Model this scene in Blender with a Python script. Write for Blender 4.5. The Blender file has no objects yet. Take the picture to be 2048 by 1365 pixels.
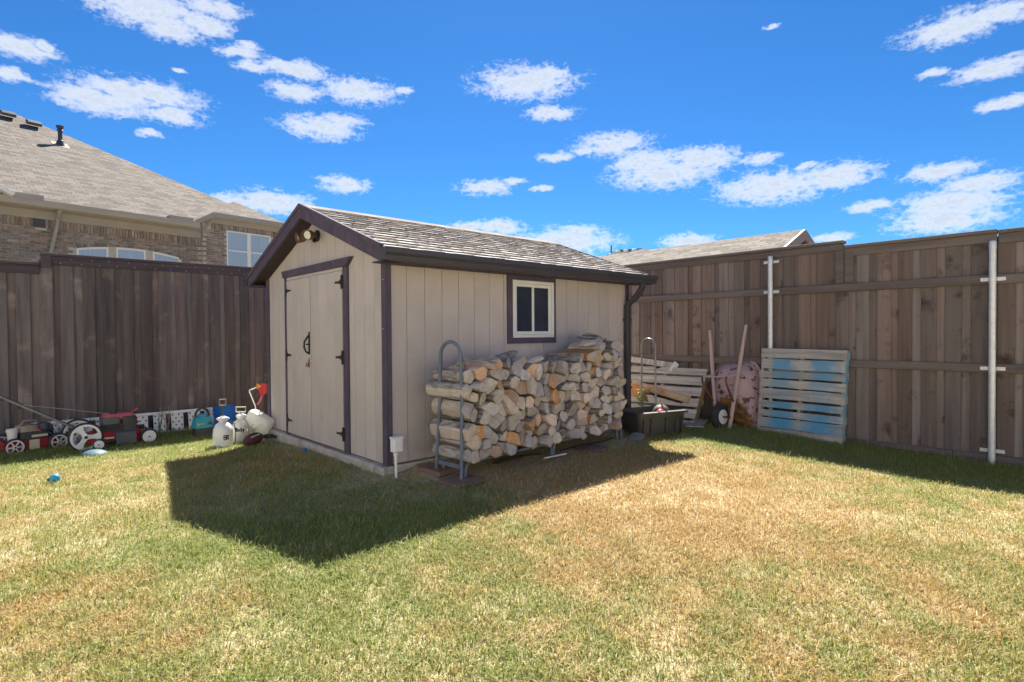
import bpy, bmesh, math, random
import numpy as np
from mathutils import Vector, Matrix
rnd = random.Random(7)
S = bpy.context.scene
COL = S.collection
R = math.radians

# ------------------------------------------------------------------ camera
cam = bpy.data.cameras.new("camera"); camo = bpy.data.objects.new("camera", cam); COL.objects.link(camo)
_r = Vector((0.7388658, -0.6738121, -0.0073853)); _u = Vector((0.0153247, 0.0058453, 0.9998655)); _f = Vector((0.6736783, 0.7388796, -0.0146448))
M = Matrix.Identity(4)
for i in range(3):
    M[i][0] = _r[i]; M[i][1] = _u[i]; M[i][2] = -_f[i]
M.translation = Vector((-2.6225, -4.5763, 1.2053))
camo.matrix_world = M
cam.sensor_width = 36; cam.lens = 19.79; cam.clip_start = 0.05; cam.clip_end = 2000
S.camera = camo
S.cycles.max_bounces = 6; S.cycles.diffuse_bounces = 4; S.cycles.glossy_bounces = 2; S.cycles.transmission_bounces = 2; S.cycles.transparent_max_bounces = 4

# ------------------------------------------------------------------ sun, sky, exposure
SUN_AZ, SUN_EL = math.atan2(.61, .58), math.atan2(1, math.hypot(.58, .61))
sl = bpy.data.lights.new("sun", 'SUN'); sl.energy = 3.0; sl.angle = R(0.53); sl.color = (1, .95, .86)
so = bpy.data.objects.new("sun", sl); COL.objects.link(so)
so.rotation_euler = Vector((-.58, -.61, -1)).to_track_quat('-Z', 'Y').to_euler(); so.location = (6, 6, 12)
S.view_settings.view_transform = 'Standard'; S.view_settings.look = 'None'
S.view_settings.exposure = 2.25; S.view_settings.gamma = 1; S.view_settings.use_curve_mapping = False

CLOUDS = [(80.0,25.9,5.7,0.8),(75.1,27.1,1.8,0.7),(78.4,24.8,1.6,1.1),(75.9,25.7,1.8,0.7),(88.5,21.1,1.5,1.3),(87.0,21.6,0.8,0.5),(89.1,19.2,0.9,0.6),(83.6,18.6,2.2,1.3),(81.8,19.6,2.1,1.5),(79.7,19.8,2.2,1.9),(78.5,18.5,1.3,1.0),(80.1,16.8,0.7,0.4),(78.0,22.0,0.5,0.2),(73.3,24.2,1.5,0.6),(72.3,24.8,0.6,0.4),(71.9,23.3,1.7,0.5),(68.0,23.6,2.7,0.7),(69.9,23.8,1.3,0.5),(68.4,21.8,2.2,0.6),(62.7,22.5,3.0,0.8),(58.4,22.8,0.8,0.5),(66.2,19.1,3.9,0.8),(64.4,19.7,2.3,0.7),(64.1,14.3,1.5,0.8),(70.5,12.2,3.1,1.0),(73.7,11.9,2.5,0.6),(46.1,23.8,3.6,1.2),(44.1,24.4,1.5,1.0),(43.6,21.1,2.9,0.5),(37.4,18.1,2.7,1.1),(40.4,17.6,1.2,0.3),(43.2,17.2,1.4,0.5),(32.4,15.2,5.9,1.1),(29.1,16.1,3.1,1.2),(34.3,16.3,2.8,1.0),(23.9,15.6,1.5,0.5),(22.6,13.1,6.3,0.7),(18.2,13.3,3.0,0.8),(20.1,14.5,0.7,0.3),(50.3,14.4,2.0,0.5),(44.4,14.3,0.8,0.3),(47.2,15.0,1.0,0.2),(51.8,10.6,1.4,0.5),(48.8,10.6,1.8,0.8),(42.2,9.0,6.4,1.4),(41.2,10.0,2.0,0.9),(9.2,22.8,4.1,0.7),(6.5,22.8,1.7,0.9),(7.4,19.3,2.3,0.9),(11.1,19.9,0.8,0.4),(6.5,16.7,1.3,0.7),(10.4,12.5,2.3,0.6),(7.9,11.3,2.6,0.5),(9.8,10.0,4.4,0.8),(15.2,10.5,1.2,0.5),(10.1,8.8,4.8,0.5),(22.6,25.9,0.6,0.3),(30.1,8.6,2.3,0.5),(18.2,8.0,1.7,0.4)]
_rc = random.Random(3)
for k in range(30):   # the same scattered cumulus all round, larger towards the zenith where they are nearer
    a = _rc.uniform(-180, 180); e = _rc.uniform(8, 80)
    if e < 34 and 0 < a < 95: continue
    g_ = _rc.uniform(.7, 1.5)*(1.6 + 9*math.sin(R(e))); CLOUDS.append((a, e, g_*1.3, g_*.5))

def build_world():
    w = bpy.data.worlds.new("World"); S.world = w; w.use_nodes = True
    nt = w.node_tree; N = nt.nodes; L = nt.links; N.clear()
    out = N.new('ShaderNodeOutputWorld'); bg = N.new('ShaderNodeBackground'); L.new(bg.outputs[0], out.inputs[0])
    sky = N.new('ShaderNodeTexSky'); sky.sky_type = 'NISHITA'; sky.sun_disc = False
    sky.sun_elevation = SUN_EL; sky.sun_rotation = math.pi/2 - SUN_AZ
    sky.altitude = 300; sky.air_density = 1.0; sky.dust_density = 0.12; sky.ozone_density = 4.0
    hs = N.new('ShaderNodeHueSaturation'); hs.inputs['Saturation'].default_value = 1.12; hs.inputs['Value'].default_value = 1.0
    L.new(sky.outputs[0], hs.inputs['Color'])
    tint = N.new('ShaderNodeMix'); tint.data_type = 'RGBA'; tint.blend_type = 'MULTIPLY'; tint.inputs[0].default_value = 1; L.new(hs.outputs[0], tint.inputs[6]); tint.inputs[7].default_value = (.19, .405, .57, 1)
    def m(op, a, b=None, c=None):
        n = N.new('ShaderNodeMath'); n.operation = op
        for i, v in enumerate((a, b, c)):
            if v is None: continue
            if isinstance(v, (int, float)): n.inputs[i].default_value = v
            else: L.new(v, n.inputs[i])
        return n.outputs[0]
    def vm(op, a, b=None):
        n = N.new('ShaderNodeVectorMath'); n.operation = op
        for i, v in enumerate((a, b)):
            if v is None: continue
            if isinstance(v, tuple): n.inputs[i].default_value = v
            else: L.new(v, n.inputs[i])
        return n.outputs['Value'] if op == 'LENGTH' else n.outputs[0]
    tc = N.new('ShaderNodeTexCoord'); sp = N.new('ShaderNodeSeparateXYZ'); L.new(tc.outputs['Generated'], sp.inputs[0])
    az = m('MULTIPLY', m('ARCTAN2', sp.outputs[1], sp.outputs[0]), 57.2958)
    el = m('MULTIPLY', m('ARCSINE', sp.outputs[2]), 57.2958)
    cv = N.new('ShaderNodeCombineXYZ'); L.new(az, cv.inputs[0]); L.new(el, cv.inputs[1])
    def noise(scale, detail, stretch=(1, 1, 1), rough=.6):
        n = N.new('ShaderNodeTexNoise'); n.inputs['Scale'].default_value = scale; n.inputs['Detail'].default_value = detail; n.inputs['Roughness'].default_value = rough
        v = vm('MULTIPLY', cv.outputs[0], stretch); L.new(v, n.inputs['Vector']); return n
    w1 = noise(.45, 3, (1, 1.6, 1))
    off = vm('MULTIPLY', vm('SUBTRACT', w1.outputs['Color'], (.5, .5, .5)), (2.2, .8, 0))
    q = vm('ADD', cv.outputs[0], off)
    # each cloud is a round spot in a sky map squashed 3.4:1; equal sizes share one scale
    KY = 3.4
    q2 = vm('MULTIPLY', q, (1, KY, 0)); groups = {}
    for a, e, ra, re in CLOUDS:
        r_ = (ra*re*KY)**.5*1.12; key = min((.7, 1.1, 1.7, 2.5, 3.6, 5.0, 8.0, 12.0), key=lambda k: abs(math.log(k/r_))); groups.setdefault(key, []).append((a, e*KY, 0))
    acc = None
    for r_, cs_ in groups.items():
        mn = None
        for c in cs_:
            n = N.new('ShaderNodeVectorMath'); n.operation = 'DISTANCE'; L.new(q2, n.inputs[0]); n.inputs[1].default_value = c; v = n.outputs['Value']
            mn = v if mn is None else m('MINIMUM', mn, v)
        v = m('MULTIPLY_ADD', mn, -1.0/r_, 1.0)
        acc = v if acc is None else m('MAXIMUM', acc, v)
    det = noise(.50, 7, (1, 1.9, 1), .60)
    bil = m('ABSOLUTE', m('MULTIPLY_ADD', det.outputs[0], 2.0, -1.0))            # billowed noise: rounded puffs
    dens = m('ADD', m('MULTIPLY', acc, 1.15), m('MULTIPLY', m('SUBTRACT', .28, bil), 2.0))
    fine = noise(2.6, 5, (1, 1.4, 1), .6); dens = m('ADD', dens, m('MULTIPLY', m('SUBTRACT', fine.outputs[0], .5), 1.2))
    mr = N.new('ShaderNodeMapRange'); mr.interpolation_type = 'SMOOTHSTEP'
    L.new(dens, mr.inputs[0]); mr.inputs[1].default_value = .0; mr.inputs[2].default_value = 1.35
    cr = N.new('ShaderNodeValToRGB'); L.new(m('MULTIPLY', m('ADD', dens, m('MULTIPLY', fine.outputs[0], .5)), .6), cr.inputs[0])
    cr.color_ramp.elements[0].position = .36; cr.color_ramp.elements[0].color = (5.0, 5.05, 5.05, 1)     # lit edges
    cr.color_ramp.elements[1].position = .95; cr.color_ramp.elements[1].color = (2.9, 3.25, 3.85, 1)     # thicker, shaded middles
    mix = N.new('ShaderNodeMix'); mix.data_type = 'RGBA'
    L.new(m('MULTIPLY', mr.outputs[0], .96), mix.inputs[0]); L.new(tint.outputs[2], mix.inputs[6]); L.new(cr.outputs[0], mix.inputs[7])
    L.new(mix.outputs[2], bg.inputs[0]); bg.inputs[1].default_value = 0.05
build_world()

# ------------------------------------------------------------------ mesh helpers
class MB:
    def __init__(s): s.v = []; s.f = []; s.m = []; s.sm = []
    def add(s, vs, fs, m=0, smooth=False, mat=None):
        o = len(s.v)
        s.v += [tuple(mat @ Vector(v)) if mat else tuple(v) for v in vs]
        for f in fs: s.f.append([i + o for i in f]); s.m.append(m); s.sm.append(smooth)
        return s
    def box(s, lo, hi, m=0, mat=None, bev=0):
        x0, y0, z0 = lo; x1, y1, z1 = hi
        if bev <= 0:
            return s.add([(x0,y0,z0),(x1,y0,z0),(x1,y1,z0),(x0,y1,z0),(x0,y0,z1),(x1,y0,z1),(x1,y1,z1),(x0,y1,z1)],
                         [(0,3,2,1),(4,5,6,7),(0,1,5,4),(1,2,6,5),(2,3,7,6),(3,0,4,7)], m, False, mat)
        b = min(bev, (x1-x0)*.45, (y1-y0)*.45, (z1-z0)*.45)
        vs = []; fs = []
        idx = {}
        def P(x, y, z):
            k = (round(x, 6), round(y, 6), round(z, 6))
            if k not in idx: idx[k] = len(vs); vs.append((x, y, z))
            return idx[k]
        X = (x0, x1); Y = (y0, y1); Z = (z0, z1); sg = (1, -1)
        for i in (0, 1):
            a, bb = (0, 1)
            fs.append([P(X[i], Y[j]+b*sg[j], Z[k]+b*sg[k]) for j, k in ((0,0),(1,0),(1,1),(0,1))][::(1 if i else -1)])
            fs.append([P(X[k]+b*sg[k], Y[i], Z[j]+b*sg[j]) for j, k in ((0,0),(1,0),(1,1),(0,1))][::(1 if i else -1)])
            fs.append([P(X[j]+b*sg[j], Y[k]+b*sg[k], Z[i]) for j, k in ((0,0),(1,0),(1,1),(0,1))][::(1 if i else -1)])
        for i in (0, 1):
            for j in (0, 1):
                fl = 1 if i == j else -1
                fs.append([P(X[i],Y[j]+b*sg[j],Z[0]+b), P(X[i]+b*sg[i],Y[j],Z[0]+b), P(X[i]+b*sg[i],Y[j],Z[1]-b), P(X[i],Y[j]+b*sg[j],Z[1]-b)][::-fl])
                fs.append([P(X[i],Y[0]+b,Z[j]+b*sg[j]), P(X[i]+b*sg[i],Y[0]+b,Z[j]), P(X[i]+b*sg[i],Y[1]-b,Z[j]), P(X[i],Y[1]-b,Z[j]+b*sg[j])][::fl])
                fs.append([P(X[0]+b,Y[i],Z[j]+b*sg[j]), P(X[0]+b,Y[i]+b*sg[i],Z[j]), P(X[1]-b,Y[i]+b*sg[i],Z[j]), P(X[1]-b,Y[i],Z[j]+b*sg[j])][::-fl])
                for k in (0, 1):
                    t = [P(X[i],Y[j]+b*sg[j],Z[k]+b*sg[k]), P(X[i]+b*sg[i],Y[j],Z[k]+b*sg[k]), P(X[i]+b*sg[i],Y[j]+b*sg[j],Z[k])]
                    fs.append(t if (i+j+k) % 2 else t[::-1])
        return s.add(vs, fs, m, False, mat)
    def prism(s, poly, a, b, axis=0, m=0, mat=None):
        """poly: 2-D outline extruded from a to b along axis (0: (y,z), 1: (x,z), 2: (x,y))."""
        n = len(poly)
        def P(q, t): return {0: (t, q[0], q[1]), 1: (q[0], t, q[1]), 2: (q[0], q[1], t)}[axis]
        vs = [P(q, a) for q in poly] + [P(q, b) for q in poly]
        fs = [list(range(n))[::-1], list(range(n, 2*n))] + [[i, (i+1) % n, n+(i+1) % n, n+i] for i in range(n)]
        return s.add(vs, fs, m, False, mat)
    def tube(s, pts, r, n=8, m=0, cap=True, mat=None, radii=None, closed=False):
        pts = [Vector(q) for q in pts]; K = len(pts); vs = []; fs = []
        up = Vector((0, 0, 1)); prev = None
        for i, q in enumerate(pts):
            if closed: t = pts[(i+1) % K] - pts[i-1]
            else: t = pts[min(i+1, K-1)] - pts[max(i-1, 0)]
            t.normalize()
            if prev is None:
                a = t.cross(up if abs(t.z) < .95 else Vector((1, 0, 0))); a.normalize()
            else:
                a = prev - t*prev.dot(t); a.normalize()
            prev = a; b = t.cross(a); rr = radii[i] if radii else r
            for k in range(n):
                an = 2*math.pi*k/n; vs.append(q + a*math.cos(an)*rr + b*math.sin(an)*rr)
        for i in range(K if closed else K-1):
            j = (i+1) % K
            for k in range(n): fs.append([i*n+k, i*n+(k+1) % n, j*n+(k+1) % n, j*n+k])
        if cap and not closed: fs.append(list(range(n))[::-1]); fs.append([(K-1)*n+k for k in range(n)])
        return s.add(vs, fs, m, True, mat)
    def lathe(s, prof, n=20, m=0, mat=None, smooth=True):
        """prof: (r, z) from bottom to top about z."""
        vs = []; fs = []; rows = []
        for r, z in prof:
            if r < 1e-5: rows.append([len(vs)]*n); vs.append((0, 0, z))
            else:
                rows.append(list(range(len(vs), len(vs)+n)))
                vs += [(r*math.cos(2*math.pi*k/n), r*math.sin(2*math.pi*k/n), z) for k in range(n)]
        for a, b in zip(rows, rows[1:]):
            for k in range(n):
                f = [a[k], a[(k+1) % n], b[(k+1) % n], b[k]]; g = []
                for i in f:
                    if i not in g: g.append(i)
                if len(g) > 2: fs.append(g)
        return s.add(vs, fs, m, smooth, mat)
    def mesh(s, name, mats):
        me = bpy.data.meshes.new(name); me.from_pydata(s.v, [], s.f)
        for k in (mats if isinstance(mats, (list, tuple)) else [mats]): me.materials.append(k)
        me.polygons.foreach_set('material_index', s.m); me.polygons.foreach_set('use_smooth', s.sm)
        if any(s.sm): me.set_sharp_from_angle(angle=R(38))
        me.update(); return me
    def build(s, name, mats, parent=None):
        return obj(name, s.mesh(name, mats), parent)
def obj(name, me, parent=None, loc=None, rot=None):
    o = bpy.data.objects.new(name, me); COL.objects.link(o)
    if parent is not None: o.parent = parent
    if loc is not None: o.location = loc
    if rot is not None: o.rotation_euler = rot
    return o
def tag(o, label, cat=None, group=None, kind=None):
    if label: o['label'] = label
    if cat: o['category'] = cat
    if group: o['group'] = group
    if kind: o['kind'] = kind
    return o
def thing(name, label, cat, loc=(0, 0, 0), rot=(0, 0, 0), group=None):
    o = bpy.data.objects.new(name, None); COL.objects.link(o); o.empty_display_size = .1
    o.location = loc; o.rotation_euler = rot
    return tag(o, label, cat, group)
def T(loc=(0, 0, 0), rot=(0, 0, 0), sc=(1, 1, 1)):
    from mathutils import Euler
    return Matrix.Translation(loc) @ Euler(rot).to_matrix().to_4x4() @ Matrix.Diagonal((*sc, 1))
def arc(c, r, a0, a1, n, plane='xz'):
    o = []
    for k in range(n+1):
        a = R(a0 + (a1-a0)*k/n); x, y = r*math.cos(a), r*math.sin(a)
        o.append({'xz': (c[0]+x, c[1], c[2]+y), 'yz': (c[0], c[1]+x, c[2]+y), 'xy': (c[0]+x, c[1]+y, c[2])}[plane])
    return o
def ss(t): t = min(max(t, 0), 1); return t*t*(3-2*t)
def zg(x, y):
    return -.085 - .13*max(ss((x-1.2)/3.9)*ss((-.2-y)/3.6), ss((y-.8)/4.2)) - .02*ss((-y-1)/3)*ss((1-x)/3) + .055*ss((x+.05)/.5)*ss((4.4-x)/.7)*ss((y+.62)/.5)*ss((1.2-y)/.5)

# ------------------------------------------------------------------ materials
def mat(name, c1, c2=None, rough=.75, scale=6, stretch=(1, 1, 1), detail=5, lo=.35, hi=.65, bump=0, bscale=None, bstretch=None,
        metal=0, spec=.35, rv=0, hv=0, world=False, trans=0, c3=None, c3s=3, c3lo=.6, c3hi=.7, coat=0, bdist=.01):
    m = bpy.data.materials.new(name); m.use_nodes = True; nt = m.node_tree; N = nt.nodes; L = nt.links
    b = N['Principled BSDF']; b.inputs['Roughness'].default_value = rough; b.inputs['Metallic'].default_value = metal
    b.inputs['Specular IOR Level'].default_value = spec; b.inputs['Coat Weight'].default_value = coat
    tc = N.new('ShaderNodeTexCoord'); oi = N.new('ShaderNodeObjectInfo')
    co = tc.outputs['Object']
    if world:
        g = N.new('ShaderNodeNewGeometry'); co = g.outputs['Position']
    off = N.new('ShaderNodeVectorMath'); off.operation = 'MULTIPLY_ADD'
    cb = N.new('ShaderNodeCombineXYZ')
    for i, k in enumerate((37.0, 53.0, 71.0)):
        mm = N.new('ShaderNodeMath'); mm.operation = 'MULTIPLY'; mm.inputs[1].default_value = k
        L.new(oi.outputs['Random'], mm.inputs[0]); L.new(mm.outputs[0], cb.inputs[i])
    def coords(st):
        v = N.new('ShaderNodeVectorMath'); v.operation = 'MULTIPLY_ADD'; L.new(co, v.inputs[0]); v.inputs[1].default_value = st
        if world: v.inputs[2].default_value = (0, 0, 0)
        else: L.new(cb.outputs[0], v.inputs[2])
        return v.outputs[0]
    def noise(st, sc, de, ro=.6):
        n = N.new('ShaderNodeTexNoise'); n.inputs['Scale'].default_value = sc; n.inputs['Detail'].default_value = de; n.inputs['Roughness'].default_value = ro
        L.new(coords(st), n.inputs['Vector']); return n.outputs[0]
    def mr(v, a, b_):
        n = N.new('ShaderNodeMapRange'); L.new(v, n.inputs[0]); n.inputs[1].default_value = a; n.inputs[2].default_value = b_; return n.outputs[0]
    def mixc(f, a, b_):
        n = N.new('ShaderNodeMix'); n.data_type = 'RGBA'; L.new(f, n.inputs[0])
        for i, q in ((6, a), (7, b_)):
            if isinstance(q, tuple): n.inputs[i].default_value = (*q, 1)
            else: L.new(q, n.inputs[i])
        return n.outputs[2]
    c2 = c2 or tuple(x*.8 for x in c1)
    nv = noise(stretch, scale, detail)
    col = mixc(mr(nv, lo, hi), c1, c2)
    if c3: col = mixc(mr(noise((1, 1, 1), c3s, 6, .65), c3lo, c3hi), col, c3)
    if rv or hv:
        at = N.new('ShaderNodeAttribute'); at.attribute_name = 'tone'
        ad = N.new('ShaderNodeMath'); ad.operation = 'ADD'; L.new(oi.outputs['Random'], ad.inputs[0]); L.new(at.outputs['Fac'], ad.inputs[1])
        fr = N.new('ShaderNodeMath'); fr.operation = 'FRACT'; L.new(ad.outputs[0], fr.inputs[0])
        h = N.new('ShaderNodeHueSaturation'); L.new(col, h.inputs['Color'])
        n = N.new('ShaderNodeMapRange'); L.new(fr.outputs[0], n.inputs[0]); n.inputs[3].default_value = 1-rv; n.inputs[4].default_value = 1+rv
        L.new(n.outputs[0], h.inputs['Value'])
        if hv:
            f2 = N.new('ShaderNodeMath'); f2.operation = 'MULTIPLY'; f2.inputs[1].default_value = 7.3; L.new(fr.outputs[0], f2.inputs[0])
            f3 = N.new('ShaderNodeMath'); f3.operation = 'FRACT'; L.new(f2.outputs[0], f3.inputs[0])
            n2 = N.new('ShaderNodeMapRange'); L.new(f3.outputs[0], n2.inputs[0]); n2.inputs[3].default_value = 1-hv; n2.inputs[4].default_value = 1+hv
            L.new(n2.outputs[0], h.inputs['Saturation'])
        col = h.outputs[0]
    L.new(col, b.inputs['Base Color'])
    if bump:
        bn = N.new('ShaderNodeBump'); bn.inputs['Strength'].default_value = bump; bn.inputs['Distance'].default_value = bdist
        L.new(noise(bstretch or stretch, bscale or scale*6, 6), bn.inputs['Height']); L.new(bn.outputs[0], b.inputs['Normal'])
    if trans:
        b.inputs['Transmission Weight'].default_value = 0
        tr = N.new('ShaderNodeBsdfTranslucent'); L.new(col, tr.inputs[0]); mx = N.new('ShaderNodeMixShader'); mx.inputs[0].default_value = trans
        L.new(b.outputs[0], mx.inputs[1]); L.new(tr.outputs[0], mx.inputs[2]); L.new(mx.outputs[0], N['Material Output'].inputs[0])
    return m

mt = {}
mt['siding'] = mat('painted_siding', (0.555, 0.485, 0.445), (0.5, 0.437, 0.4), rough=.62, scale=2.2, bump=.25, bscale=90, bstretch=(1, 1, .35), rv=.035, bdist=.004, c3=(0.44, 0.385, 0.35), c3s=1.4, c3lo=.58, c3hi=.8)
mt['trim'] = mat('dark_trim_paint', (.112, .090, .125), (.088, .070, .100), rough=0.85, scale=5, bump=.15, bscale=70, bstretch=(.3, .3, 1), bdist=.003, rv=.06, spec=0.15)
mt['gutter'] = mat('dark_gutter_metal', (0.062, 0.058, 0.068), (0.05, 0.047, 0.057), rough=0.5, scale=3, spec=.5)
mt['soffit'] = mat('soffit_board', (.050, .034, .036), (.035, .024, .026), rough=.7, scale=8)
mt['concrete'] = mat('concrete', (0.529, 0.483, 0.4255), (0.3795, 0.345, 0.299), rough=.9, scale=7, bump=.5, bscale=60, c3=(0.23, 0.1955, 0.1495), c3s=4, c3lo=.55, c3hi=.75)
mt['shingle'] = mat('weathered_shingle', (0.595, 0.5425, 0.4987), (0.4375, 0.3937, 0.3587), rough=.92, scale=60, detail=3, bump=.6, bscale=220, rv=.20, hv=.5, bdist=.004)
mt['shingle2'] = mat('shingle_edge', (.13, .115, .10), (.09, .08, .07), rough=.95, scale=60)
mt['white'] = mat('white_vinyl', (.78, .77, .73), (.74, .73, .69), rough=.35, scale=3)
mt['glass'] = mat('window_glass', (0.02, 0.03, 0.05), (0.035, 0.05, 0.085), rough=.04, scale=2, spec=.9)
mt['black_iron'] = mat('black_iron', (.018, .018, .022), (.03, .028, .03), rough=.5, scale=20, spec=.4)
mt['galv'] = mat('galvanized_steel', (.74, .75, .76), (.62, .63, .64), rough=.42, scale=25, metal=.35, rv=.04)
mt['nickel'] = mat('nickel', (.6, .6, .58), rough=.3, metal=1)
mt['copper'] = mat('bronze_knob', (.42, .2, .1), rough=.35, metal=.8)
mt['lampbody'] = mat('bronze_lamp', (.20, .115, .075), (.14, .08, .06), rough=.5, scale=6)
mt['lens'] = mat('frosted_lens', (.82, .77, .60), rough=.25)
mt['picketL'] = mat('espresso_stained_picket', (0.17, 0.138, 0.13), (0.095, 0.078, 0.078), rough=.72, scale=1.0, stretch=(16, 16, 1.1), lo=.32, hi=.68, bump=.35, bscale=1, bstretch=(70, 70, 3), rv=0.36, hv=.25, c3=(0.29, 0.215, 0.175), c3s=2.1, c3lo=0.57, c3hi=0.74, bdist=.004, spec=0.15)
mt['picketR'] = mat('brown_stained_picket', (0.2574, 0.2044, 0.1778), (0.1677, 0.1287, 0.1131), rough=.78, scale=1.0, stretch=(18, 18, .9), lo=.3, hi=.7, bump=.4, bscale=1, bstretch=(80, 80, 3), rv=0.3, hv=.28, c3=(0.085, 0.06, 0.052), c3s=3.4, c3lo=0.58, c3hi=0.7, bdist=.004, spec=0.15)
mt['railR'] = mat('brown_stained_rail', (0.1881, 0.1551, 0.1386), (0.132, 0.1056, 0.0957), rough=.75, scale=1.0, stretch=(.9, .9, 22), bump=.35, bscale=1, bstretch=(3, 3, 80), rv=.12, c3=(0.0792, 0.0594, 0.0528), c3s=2.6, c3lo=.64, c3hi=.75, bdist=.004, spec=0.2)
mt['railL'] = mat('espresso_stained_trim', (0.105, 0.082, 0.088), (0.065, 0.05, 0.06), rough=0.8, scale=1.0, stretch=(.9, .9, 22), bump=.3, bscale=1, bstretch=(3, 3, 80), rv=.1, bdist=.004, spec=0.2)
mt['pallet'] = mat('weathered_pallet_wood', (0.5405, 0.4887, 0.414), (0.3, 0.265, 0.225), rough=.85, scale=1.0, stretch=(22, 1.6, 22), bump=.5, bscale=1, bstretch=(60, 3, 60), rv=.14, hv=.3, c3=(0.23, 0.1955, 0.161), c3s=12, c3lo=0.62, c3hi=0.72, bdist=.004)
mt['pallet_side'] = mat('brown_pallet_stringer', (.31, .22, .11), (.22, .15, .08), rough=.85, scale=1.0, stretch=(14, 14, 2), bump=.4, bscale=30)
mt['newwood'] = mat('fresh_lumber', (.58, .42, .27), (.48, .32, .19), rough=.7, scale=1.0, stretch=(2, 20, 20), bump=.2, bscale=40, c3=(.42, .19, .08), c3s=2, c3lo=.5, c3hi=.62)
mt['orangewood'] = mat('orange_stained_wood', (.50, .20, .085), (.42, .17, .08), rough=.65, scale=1.0, stretch=(2, 20, 20))
mt['darkwood'] = mat('dark_wood', (.07, .05, .04), (.04, .03, .025), rough=.8, scale=5)

def paint_pallet():
    m = mat('blue_overspray_pallet_wood', (.52, .475, .41), (.31, .28, .24), rough=.85, scale=1.0, stretch=(22, 1.6, 22), bump=.5, bscale=1, bstretch=(60, 3, 60), rv=.10, c3=(.14, .12, .10), c3s=14, c3lo=.63, c3hi=.70, bdist=.004)
    nt = m.node_tree; N = nt.nodes; L = nt.links; b = N['Principled BSDF']
    src = b.inputs['Base Color'].links[0].from_socket
    tc = N.new('ShaderNodeTexCoord'); sp = N.new('ShaderNodeSeparateXYZ'); L.new(tc.outputs['Object'], sp.inputs[0])
    oi = N.new('ShaderNodeObjectInfo')
    # paint that was sprayed in two bands across each slat (local y), lapping differently on each slat
    def band(c):
        a = N.new('ShaderNodeMath'); a.operation = 'SUBTRACT'; L.new(sp.outputs[1], a.inputs[0]); a.inputs[1].default_value = c
        d = N.new('ShaderNodeMath'); d.operation = 'ABSOLUTE'; L.new(a.outputs[0], d.inputs[0]); return d.outputs[0]
    mn = N.new('ShaderNodeMath'); mn.operation = 'MINIMUM'; L.new(band(.25), mn.inputs[0]); L.new(band(-.22), mn.inputs[1])
    n = N.new('ShaderNodeTexNoise'); n.inputs['Scale'].default_value = 9; n.inputs['Detail'].default_value = 6
    v = N.new('ShaderNodeVectorMath'); v.operation = 'ADD'; L.new(tc.outputs['Object'], v.inputs[0]); L.new(oi.outputs['Random'], v.inputs[1]); L.new(v.outputs[0], n.inputs['Vector'])
    ad = N.new('ShaderNodeMath'); ad.operation = 'MULTIPLY_ADD'; L.new(n.outputs[0], ad.inputs[0]); ad.inputs[1].default_value = .30; L.new(mn.outputs[0], ad.inputs[2])
    r = N.new('ShaderNodeMapRange'); L.new(ad.outputs[0], r.inputs[0]); r.inputs[1].default_value = .22; r.inputs[2].default_value = .36; r.inputs[3].default_value = 1; r.inputs[4].default_value = .08
    at = N.new('ShaderNodeAttribute'); at.attribute_type = 'OBJECT'; at.attribute_name = 'paint'
    f = N.new('ShaderNodeMath'); f.operation = 'MULTIPLY'; L.new(r.outputs[0], f.inputs[0]); L.new(at.outputs['Fac'], f.inputs[1])
    mx = N.new('ShaderNodeMix'); mx.data_type = 'RGBA'; L.new(f.outputs[0], mx.inputs[0]); L.new(src, mx.inputs[6]); mx.inputs[7].default_value = (.10, .31, .50, 1)
    L.new(mx.outputs[2], b.inputs['Base Color']); return m
mt['bluepallet'] = paint_pallet()
mt['bluepaint'] = mat('blue_painted_wood', (.12, .36, .52), (.3, .42, .46), rough=.8, scale=6, bump=.3)
mt['pink'] = mat('peeling_pink_paint', (.50, .335, .345), (.43, .28, .285), rough=.6, scale=5, bump=.3, bscale=25, c3=(.045, .032, .03), c3s=8, c3lo=.585, c3hi=.61)
mt['rust'] = mat('rusty_steel', (.22, .10, .035), (.07, .04, .025), rough=.9, scale=9, bump=.5)
mt['pinkwood'] = mat('faded_pink_handle', (0.564, 0.414, 0.396), (0.48, 0.36, 0.324), rough=.7, scale=4, stretch=(6, 6, 1), bump=.2)
mt['rubber'] = mat('black_rubber', (0.0308, 0.0308, 0.0336), (0.049, 0.0462, 0.0448), rough=.8, scale=12)
mt['blackplastic'] = mat('black_plastic', (0.0392, 0.0378, 0.0392), (0.0588, 0.0546, 0.0518), rough=.55, scale=4, spec=.4)
mt['greyplastic'] = mat('grey_plastic', (.10, .105, .11), (.075, .08, .085), rough=.5, scale=6)
mt['tote'] = mat('dusty_black_tote', (0.078, 0.0741, 0.065), (0.0546, 0.052, 0.0468), rough=.5, scale=5, spec=.45)
mt['red'] = mat('red_paint', (.42, .020, .025), (.30, .018, .022), rough=.45, scale=5)
mt['pinkred'] = mat('faded_red_plastic', (.52, .12, .14), (.42, .08, .10), rough=.55, scale=6)
mt['cream'] = mat('cream_plastic', (.66, .60, .42), (.58, .52, .36), rough=.55, scale=6)
mt['whitepl'] = mat('white_plastic', (0.7992, 0.7992, 0.7992), (0.7128, 0.7236, 0.7344), rough=.45, scale=7)
mt['jug'] = mat('milky_plastic', (0.814, 0.814, 0.77), (0.748, 0.737, 0.66), rough=.4, scale=5, trans=.35)
mt['yellowed'] = mat('yellowed_plastic', (.68, .63, .48), (.60, .52, .33), rough=.45, scale=6, trans=.3)
mt['tan'] = mat('tan_metal', (.33, .27, .19), (.25, .2, .14), rough=.5, scale=8)
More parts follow.
